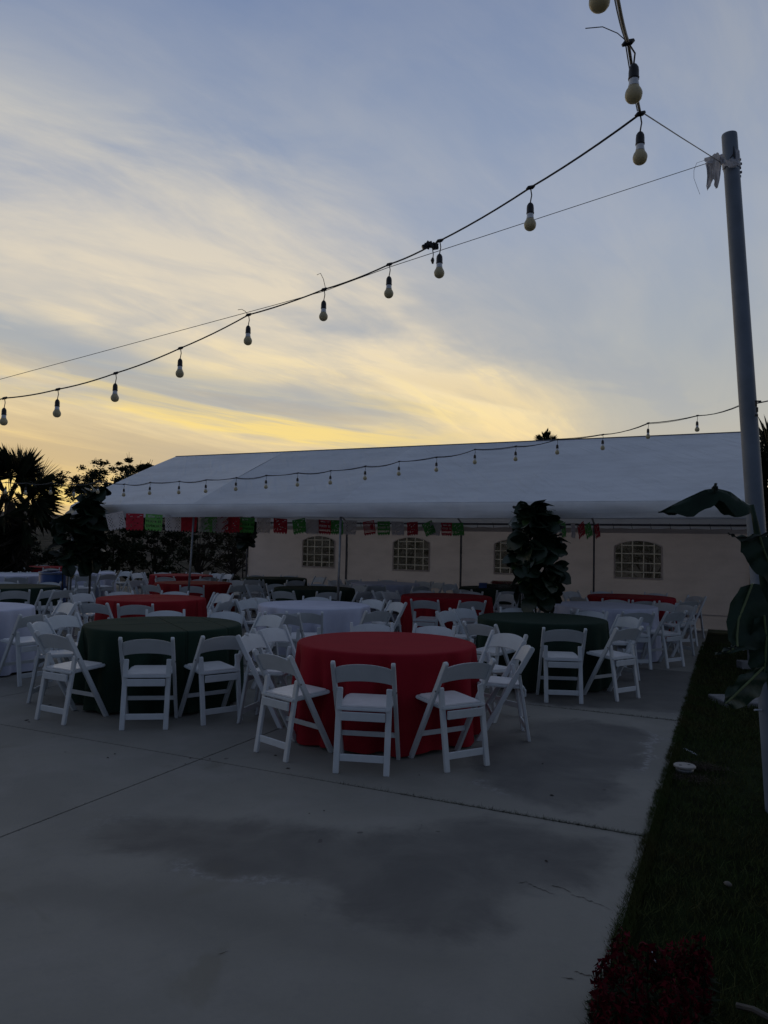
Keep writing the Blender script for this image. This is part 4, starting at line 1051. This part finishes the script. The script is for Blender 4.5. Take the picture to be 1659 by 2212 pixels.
# lowest leaf sweeping down to the left
bleaf([(1648,1442),(1628,1462),(1604,1485),(1580,1508),(1566,1520)], 3.8, [.02,.055,.065,.05,.01], [.03,.07,.075,.06,.01], ((-.7,-.1,.75),(.75,.1,-.6)), M['ban'], True, (0,-.2))
for pts_ in (((1624,1090),(1632,1130),(1641,1180),(1652,1260),(1672,1400),(1700,1700)), ((1626,1262),(1645,1290),(1665,1380),(1690,1560),(1705,1750)), ((1650,1440),(1664,1480),(1682,1600),(1705,1780)), ((1640,1160),(1650,1230),(1668,1330),(1695,1600))):
    MB().tube([loc(ban, at(x, y, 4.0)) for x, y in pts_], [.011+.005*q for q in range(len(pts_))], 8).build('leaf_stalk', M['ban'], ban, smooth=True)
MB().tube([(0,0,-.05),(0,0,.5),(.02,0,.95)], [.07,.06,.05], 12).build('stem', M['ban'], ban, smooth=True)

# white stand, small block and paving stone by the lawn
p = onz(1615, 1443, 0); st = thing('white_stand', 'low white block with an upright post and eye bolt on the lawn', 'stand', (p.x, p.y, -.01))
MB().box((0,0,.055), (.24,.16,.11)).build('base_block', M['concrete_foot'], st, bevel=.008)
MB().box((.03,0,.26), (.05,.05,.31)).build('upright', M['concrete_foot'], st, bevel=.004)
MB().tube([(-.01,0,.26),(-.04,0,.265)], .004, 5).build('eye_bolt', M['galv'], st)
tor = MB(); tor.tube([(-.06+.02*math.cos(a*math.pi/5), 0, .265+.014*math.sin(a*math.pi/5)) for a in range(11)], .0035, 5, False); tor.build('ring', M['galv'], st)
p = onz(1590, 1402, 0); tag(MB().box((p.x, p.y, .03), (.11,.11,.10)).build('concrete_block', M['concrete_foot'], bevel=.006), 'small pale block on the lawn behind the banana leaf', 'block')
p = onz(1625, 1520, 0); tag(MB().box((p.x, p.y+.15, -.01), (.62,.44,.07)).build('paving_stone', M['concrete_foot'], bevel=.01), 'flat pale paving stone on the lawn below the banana leaves', 'paving stone')
# cleanout cap
p = onz(1479, 1651, .04); cp_ = thing('drain_cap', 'round white pipe cap standing in the grass beside the concrete', 'drain cap', (p.x, p.y, -.02))
MB().lathe([(.062,0),(.062,.04)], 28).build('pipe', M['galv'], cp_, smooth=True)
MB().lathe([(.073,.040),(.077,.043),(.077,.052),(.073,.056),(0,.056)], 28).build('cap', M['lid'], cp_)
for s_ in (-1, 1): MB().box((.035*s_,.008*s_,.0565), (.018,.010,.003)).build('slot', M['black'], cp_)
d_ = blades(1200, lambda r, n: w2g(p)[0] + .03 + r.normal(0, .09, n), lambda r, n: w2g(p)[1] - .14 + r.normal(0, .05, n), .004, .012, .004, 31, 1.5, -.012)
d2 = blades(900, lambda r, n: w2g(p)[0] + .10 + r.normal(0, .08, n), lambda r, n: w2g(p)[1] + .17 + r.normal(0, .05, n), .008, .016, .004, 32, 1.5, -.005)
tag(quads('dry_thatch', np.concatenate([d_, d2]), M['dirt'], k=3), 'bare brown dirt and thatch around the white cap', 'dirt', kind='stuff')
tw = []
for q in range(26):
    f = q/25; w = onz(1478+27*f, 1621+13*f, .01) + Vector((random.uniform(-.012,.012), random.uniform(-.012,.012), .012)); tw.append([(w.x, w.y, w.z), (w.x+random.uniform(.004,.010), w.y+.003, w.z+.002), (w.x+.003, w.y+.006, w.z+.003)])
tag(quads('paper_crumbs', tw, M['scrap'], k=3), 'line of tiny white crumbs on the grass above the cap', 'litter', kind='stuff')

p = onz(1572, 1905, .02); pb_ = MB(); pb_.lathe([(0,0),(.016,.002),(.020,.006),(.014,.012),(0,.014)], 9)
o = pb_.build('pebble', M['stem'], smooth=True); o.location = (p.x, p.y, .005); o.rotation_euler = (.2,.1,0); tag(o, 'single pale round pebble lying in the middle of the lawn', 'pebble')
# hairline cracks near the lawn
rc = random.Random(3)
for pl in ([(1118,1908),(1135,1905),(1152,1913),(1178,1924),(1205,1934)],[(1190,1912),(1215,1918),(1240,1930)],[(1232,1932),(1262,1940),(1290,1952),(1330,1968)],[(1240,2098),(1262,2104),(1290,2110)],[(1212,2110),(1250,2118)],[(1395,1868),(1360,1858)],[(470,2062),(500,2052)],[(905,1795),(912,1782),(908,1772)]):
    mb = MB(); pp = []
    for a_, b_ in zip(pl[:-1], pl[1:]):
        for t in range(5):
            x = a_[0]+(b_[0]-a_[0])*t/5; y = a_[1]+(b_[1]-a_[1])*t/5 + rc.uniform(-1.6,1.6); pp.append(onz(x, y, .0022))
    for i_, p in enumerate(pp):
        w_ = rc.uniform(.0008,.0032)*(1 if 0 < i_ < len(pp)-1 else .1); mb.v += [(p.x, p.y-w_, p.z), (p.x, p.y+w_, p.z)]
    mb.f = [(2*i_, 2*i_+2, 2*i_+3, 2*i_+1) for i_ in range(len(pp)-1)]
    mb.build('crack', M['debris'], patio)
# debris on the concrete
r3 = random.Random(12)
for q, (x, y, s_) in enumerate(((411,1638,5),(400,1651,4),(453,1640,5),(622,1660,9),(248,1629,6),(233,1637,6),(906,1675,4),(1172,1650,5),(1192,1718,9),(1278,1672,0),(108,1523,8),(58,1556,9),(62,1560,6),(700,1752,4),(668,1758,3),(1180,1860,9),(1330,1860,0),(1400,1600,0),(595,1632,7),(810,1635,5),(930,1560,4))):
    if not s_: continue
    p = onz(x, y, .001); mb = MB(); k = 7
    sz = s_*p.y/F*.8
    mb.v = [(sz*r3.uniform(.4,1)*math.cos(6.28*a/k), sz*.7*r3.uniform(.4,1)*math.sin(6.28*a/k), .0035) for a in range(k)] + [(0,0,.007)]
    mb.f = [(a, (a+1) % k, k) for a in range(k)]
    o = mb.build('dry_leaf', M['debris']); o.location = (p.x, p.y, 0); o.rotation_euler = (0,0,r3.uniform(0,6))
    tag(o, 'small dark dry leaf on the concrete ' + ('just below the slab joint crossing','left of the slab joint crossing','just above the slab joint crossing','between the joint and the red table','far left, upper of a pair','far left, lower of a pair','below the long joint, under the red table','right of the red table chairs, above the joint','in the damp patch right of the red table','','in front of the leftmost chair','at the left picture edge, large','at the left picture edge, small','above the big damp patch, right one','above the big damp patch, left one','near the hairline cracks by the lawn','beside the lawn cracks','','below the left front chair of the red table','below the middle chair of the red table','right under the right front red table chair')[q], 'dry leaf', 'dry leaves on the concrete')

# flower bed bottom right
r4 = random.Random(4)
fl_px = [(1345,2010,.34),(1322,2040,.33),(1300,2075,.31),(1300,2120,.30),(1292,2150,.30),(1375,2050,.32),(1400,2030,.33),(1420,2045,.31),(1455,2040,.33),(1480,2030,.33),(1500,2048,.32),(1512,2020,.34),(1520,2055,.30),(1370,2105,.31),(1400,2130,.30),(1450,2120,.31),(1480,2100,.30),(1340,2090,.30),(1440,2080,.31),(1360,2160,.28),(1420,2170,.27),(1490,2150,.28),(1330,2145,.28),(1520,2110,.28),(1310,2185,.27),(1470,2190,.24)]
ORD = ('first','second','third','fourth','fifth','sixth','seventh','eighth','ninth','tenth','eleventh','twelfth','thirteenth')
row_of = lambda y: 0 if y < 2060 else (1 if y < 2115 else 2)
for q, (x, y, hz_) in enumerate(fl_px):
    rank = sorted(v[0] for v in fl_px if row_of(v[1]) == row_of(y)).index(x)
    flab = 'dark red ruffled flower, %s from the left in the %s row of the corner bed' % (ORD[rank + sum(1 for v in fl_px[:q] if v[0] == x and row_of(v[1]) == row_of(y))], ('back','middle','front')[row_of(y)])
    z0 = -.07; p = onz(x, y, hz_-.07+.0)
    t = thing('flower', flab, 'flower', (p.x, p.y, z0), r4.uniform(0,6), 'dark red flowers in the corner bed')
    MB().tube([(0,0,0),(.01,0,hz_*.5),(0,0,hz_)], [.004,.0035,.002], 5).build('stem', M['fleaf'], t)
    fc = []
    for k in range(80):
        zz = hz_*(1 - .42*r4.random()**.9); rad = .026*(1-((zz/hz_-.79)/.24)**2)**.5 if abs(zz/hz_-.79) < .24 else .006
        a = r4.uniform(0, 6.28); rr = rad*r4.uniform(.5,1.15); cx_, cy_ = rr*math.cos(a), rr*math.sin(a); s_ = r4.uniform(.009,.019)
        ax1 = Vector((r4.gauss(0,1), r4.gauss(0,1), r4.gauss(0,1))).normalized()*s_; ax2 = Vector((r4.gauss(0,1), r4.gauss(0,1), r4.gauss(0,1))).normalized()*s_
        c0 = Vector((cx_, cy_, zz)); fc.append([c0-ax1, c0+ax2, c0+ax1])
    quads('bloom', np.array([[tuple(v) for v in f] for f in fc]), M['red_fl'], t, 3)
    fc = []
    for k in range(60):
        zz = hz_*.75*r4.random(); a = r4.uniform(0, 6.28); L = r4.uniform(.03,.07); d = Vector((math.cos(a), math.sin(a), r4.uniform(-.1,.6))); sd = Vector((-math.sin(a), math.cos(a), 0))*r4.uniform(.005,.010)
        c0 = Vector((0,0,zz)); fc.append([c0, c0+d*L*.5+sd, c0+d*L, c0+d*L*.5-sd])
    quads('foliage', np.array([[tuple(v) for v in f] for f in fc]), M['fleaf'], t, 4)
fo = []
rr4 = np.random.default_rng(44)
for k in range(9000):
    a, bb = EDGE + .06 + 1.1*rr4.random(), .6 + 2.0*rr4.random(); w = g2w(a, bb, -.07 + .10*rr4.random()); an = rr4.uniform(0, 6.28); L = rr4.uniform(.015,.045)
    d = Vector((math.cos(an), math.sin(an), rr4.uniform(-.3,.9)))*L; sd = Vector((-math.sin(an), math.cos(an), 0))*L*.16
    fo.append([w, w+d*.5+sd, w+d, w+d*.5-sd])
tag(quads('ground_cover', np.array([[tuple(v) for v in f] for f in fo]), M['fleaf']), 'low dark foliage between the red flowers', 'ground cover', kind='stuff')
p = onz(1411, 2088, .10); sc = MB()
sc.add([(-.018,-.004,.01),(.0,.010,.02),(.020,.024,.012),(.022,.006,.022),(.006,-.012,.012),(-.008,-.022,.0),(-.02,-.018,.002)], [(0,1,6),(1,5,6),(1,4,5),(1,3,4),(1,2,3)])
sc.add([(.002,.018,.03),(.020,.022,.034),(.022,.036,.030),(.004,.034,.028)], [(0,1,2,3)])
o = sc.build('paper_scrap', M['scrap']); o.location = (p.x, p.y, p.z); o.scale = (1.0,)*3; o.rotation_euler = (.5, .2, .8); tag(o, 'torn white paper scrap caught among the red flowers', 'litter')
p0_, p1_ = onz(1592, 2172, .0), onz(1662, 2204, .0)
tag(MB().tube([p0_, p0_.lerp(p1_, .5)+Vector((0,0,.012)), p1_+(p1_-p0_)*.8], .011, 7).build('branch', M['stem']), 'pale stick lying on the lawn at the lower right edge', 'stick')

# ---------------------------------------------------------------- palms and trees beyond
def fan_frond(seed, L=1.0, rad=.75, nl=34, m='palm', droop=.3):
    r = random.Random(seed); mb = MB()
    mb.tube([(0,0,0), (L*.5,0,.04*L), (L,0,-.02)], [.016,.013,.010], 4)
    for k in range(nl):
        a = R(-105 + 210*k/(nl-1)) + r.uniform(-.02,.02); l = rad*(.72 + .28*math.cos(a*.6))*r.uniform(.85,1.1)
        d = Vector((math.cos(a), math.sin(a), 0)); sd = Vector((-d.y, d.x, 0)); w = .009
        c0 = Vector((L,0,-.02)); zdr = -droop*l*r.uniform(-.6,1.6)
        p1_ = c0 + d*l*.55 + Vector((0,0,.04)); p2_ = c0 + d*l + Vector((0,0,zdr))
        mb.add([c0, p1_+sd*w, p2_, p1_-sd*w], [(0,1,2),(0,2,3)])
    return mb.mesh('palm_frond', M[m])
frs = [fan_frond(s_, .72+.1*s_, .85, 50, 'palm', .14) for s_ in range(4)]
drys = [fan_frond(s_+9, .5, .75, 22, 'palmdry', .9) for s_ in range(3)]
def palm(label, c, ztop, n, seed, trunk_r=.2, sc=1.0, skirt=True, skr=.55):
    r = random.Random(seed); t = thing('fan_palm', label, 'palm', (c.x, c.y, -.1), 0, 'fan palms beyond the tent')
    MB().tube([(0,0,0),(.05,0,ztop*.5),(0,0,ztop)], [trunk_r*1.2,trunk_r,trunk_r*.8], 12).build('trunk', M['bark'], t)
    for k in range(n):
        a = k*2.399 + r.uniform(-.3,.3); el = R(75) - R(115)*(k/n)
        o = link('frond', frs[k % 4], t); o.location = (0,0,ztop + r.uniform(-.05,.1))
        o.rotation_euler = (r.choice((-1,1))*r.uniform(.5,1.5), -el, a); s_ = sc*r.uniform(.85,1.1); o.scale = (s_,)*3
    if skirt:
        for k in range(30):
            a = k*2.399; zz = ztop*(1-.6*(k/30)); o = link('dry_frond', drys[k % 3], t); o.location = (math.cos(a)*trunk_r, math.sin(a)*trunk_r, zz)
            o.rotation_euler = (r.uniform(-.3,.3), R(62)+r.uniform(-.1,.25), a); o.scale = (sc*.8,)*3
c = at(22, 1085, 21.0); palm('shaggy fan palm against the yellow sky at the left edge', c, c.z+.10, 27, 1, .18, 1.03)
c = at(1180, 958, 34.0); palm('distant fan palm peeping over the tent ridge', c, c.z, 22, 2, .22, .42, False)
c = at(1222, 975, 36.0); palm('tiny fan palm tip over the ridge, right of the other', c, c.z, 14, 3, .2, .35, False)
c = at(1690, 1040, 17.0); palm('fan palm behind the tent at the right edge of the picture', c, c.z, 34, 4, .22, .95)
c = at(1555, 985, 34.0); palm('faint palm tip above the ridge beside the white pole', c, c.z-.5, 18, 5, .2, .8, False)

def rand_unit(r, n): v = r.normal(0, 1, (n, 3)); return v/np.linalg.norm(v, axis=1)[:, None]
def leafcloud(r, cen, rad, n, L, aspect=.35):
    """small leaves scattered in an ellipsoid, denser towards random clump centres"""
    k = max(6, n//80); cl_ = rand_unit(r, k)*(r.random((k, 1))**.45)*np.array(rad)*.95
    idx = r.integers(0, k, n); cs = r.uniform(.07, .16, k)*max(rad)
    P = cl_[idx] + rand_unit(r, n)*(r.random((n, 1))**.6)*cs[idx][:, None]*np.array([1, 1, .75])
    P = P + np.array(cen); d = rand_unit(r, n); d[:, 2] *= .6; s_ = np.cross(d, rand_unit(r, n)); s_ /= np.linalg.norm(s_, axis=1)[:, None]+1e-6
    l = L*r.uniform(.6, 1.3, (n, 1))
    return np.stack([P, P + d*l*.5 + s_*l*aspect*.5, P + d*l, P + d*l*.5 - s_*l*aspect*.5], 1), cl_ + np.array(cen)
def tree(name, label, c, cz, rad, n, L, m, seed, aspect=.35, cat='tree', trunk=.09, group=None, nbr=14):
    r = np.random.default_rng(seed); t = thing(name, label, cat, (c.x, c.y, -.1), 0, group)
    q, cl_ = leafcloud(r, (0, 0, cz), rad, n, L, aspect)
    quads('crown', q, m, t, 4)
    mb = MB(); z0 = cz - rad[2]*.6
    mb.tube([(0,0,0),(.04,0,z0*.5),(0,.02,max(z0, .3)),(0,0,cz)], [trunk,trunk*.8,trunk*.6,trunk*.25], 7)
    for k in range(min(nbr, len(cl_))):
        e = Vector(cl_[k]); s0 = Vector((0, 0, max(.25, z0*.6 + (cz-z0)*.3*r.random()))); m_ = s0.lerp(e, .5) + Vector((r.normal(0,.1), r.normal(0,.1), .05))
        mb.tube([s0, m_, e, e + (e-m_)*.25], [trunk*.4, trunk*.22, trunk*.1, .004], 5)
    mb.build('trunk', M['bark'], t)
    return t
# feathery tree against the glow
def px_tree(x, y, Y): p = at(x, y, Y); return p, p.z+.1
for (x, y, Y, rad, n, lb, sd) in ((228,1052,25.0,(1.65,1.0,.95),8500,'feathery leaved tree against the yellow sky, left of the tent',21),(292,1022,27.0,(.75,.6,.62),2300,'slender feathery tree top just left of the tent roof',22)):
    c, z = px_tree(x, y, Y); tree('feathery_tree', lb, c, z, rad, n, .13, M['leafdk'], sd, .30, group='feathery trees left of the tent')
for q, (x, y, Y, rad, n, lb) in enumerate((
    (40,1205,26.0,(1.2,1.0,.8),6000,'dark round bush beside the shaggy palm trunk'),
    (128,1215,24.0,(1.2,1.0,.75),5000,'dark bush behind the tables, left of the tent corner'),
    (245,1180,25.0,(1.6,1.0,1.3),9000,'dense dark bush under the left end of the tent'),
    (335,1175,26.0,(1.6,1.0,1.5),9000,'dense dark bush seen beneath the lettered green flag'),
    (430,1175,27.0,(1.6,1.0,1.5),5000,'thin dark bush with bare branches behind the left tent pole'),
    (505,1180,28.0,(1.5,1.0,1.5),5000,'branching bush just left of the tent wall'),
    (640,1190,26.0,(2.2,1.0,1.3),2500,'dark bush behind the first tent window'),
    (860,1190,25.0,(2.4,1.0,1.3),2500,'dark bush behind the second tent window'),
    (1110,1190,24.0,(2.4,1.0,1.4),3500,'dark bush behind the third tent window'),
    (1400,1190,22.5,(2.4,1.0,1.4),3500,'dark bush behind the fourth tent window'),
    (1722,1200,15.5,(.9,.9,1.3),7000,'dark bush beyond the lawn behind the white pole'),
    (1690,1330,10.5,(.5,.5,.6),5000,'low dark bush on the lawn behind the banana plant'),
    (-60,1180,24.0,(1.6,1.0,1.2),6000,'dark bush mostly outside the left edge'))):
    c, z = px_tree(x, y, Y); z = max(z, .4); tree('dark_bush', lb, c, z, rad, n, .10, M['leafdk'] if q not in (4, 5) else M['leafdry'], 60+q, .5, 'bush', .07, 'dark bushes round the garden', 22 if q in (4, 5) else 12)
# low dark fence line of dead brush on the slope far behind the tables
r = np.random.default_rng(99); qs = []
for k in range(26):
    x = -34 + k*1.7; Yb = 31 + 2*math.sin(k*1.7); low = -19 < x < -12; q, _ = leafcloud(r, (x, Yb, .45 if low else 1.0), (1.3, .8, .7 if low else 1.25 + .35*math.sin(k*2.3)), 500 if low else 900, .16, .5); qs.append(q)
tag(quads('brush', np.concatenate(qs), M['leafdk']), 'continuous dark scrub covering the foot of the hill behind the garden', 'scrub', kind='stuff')
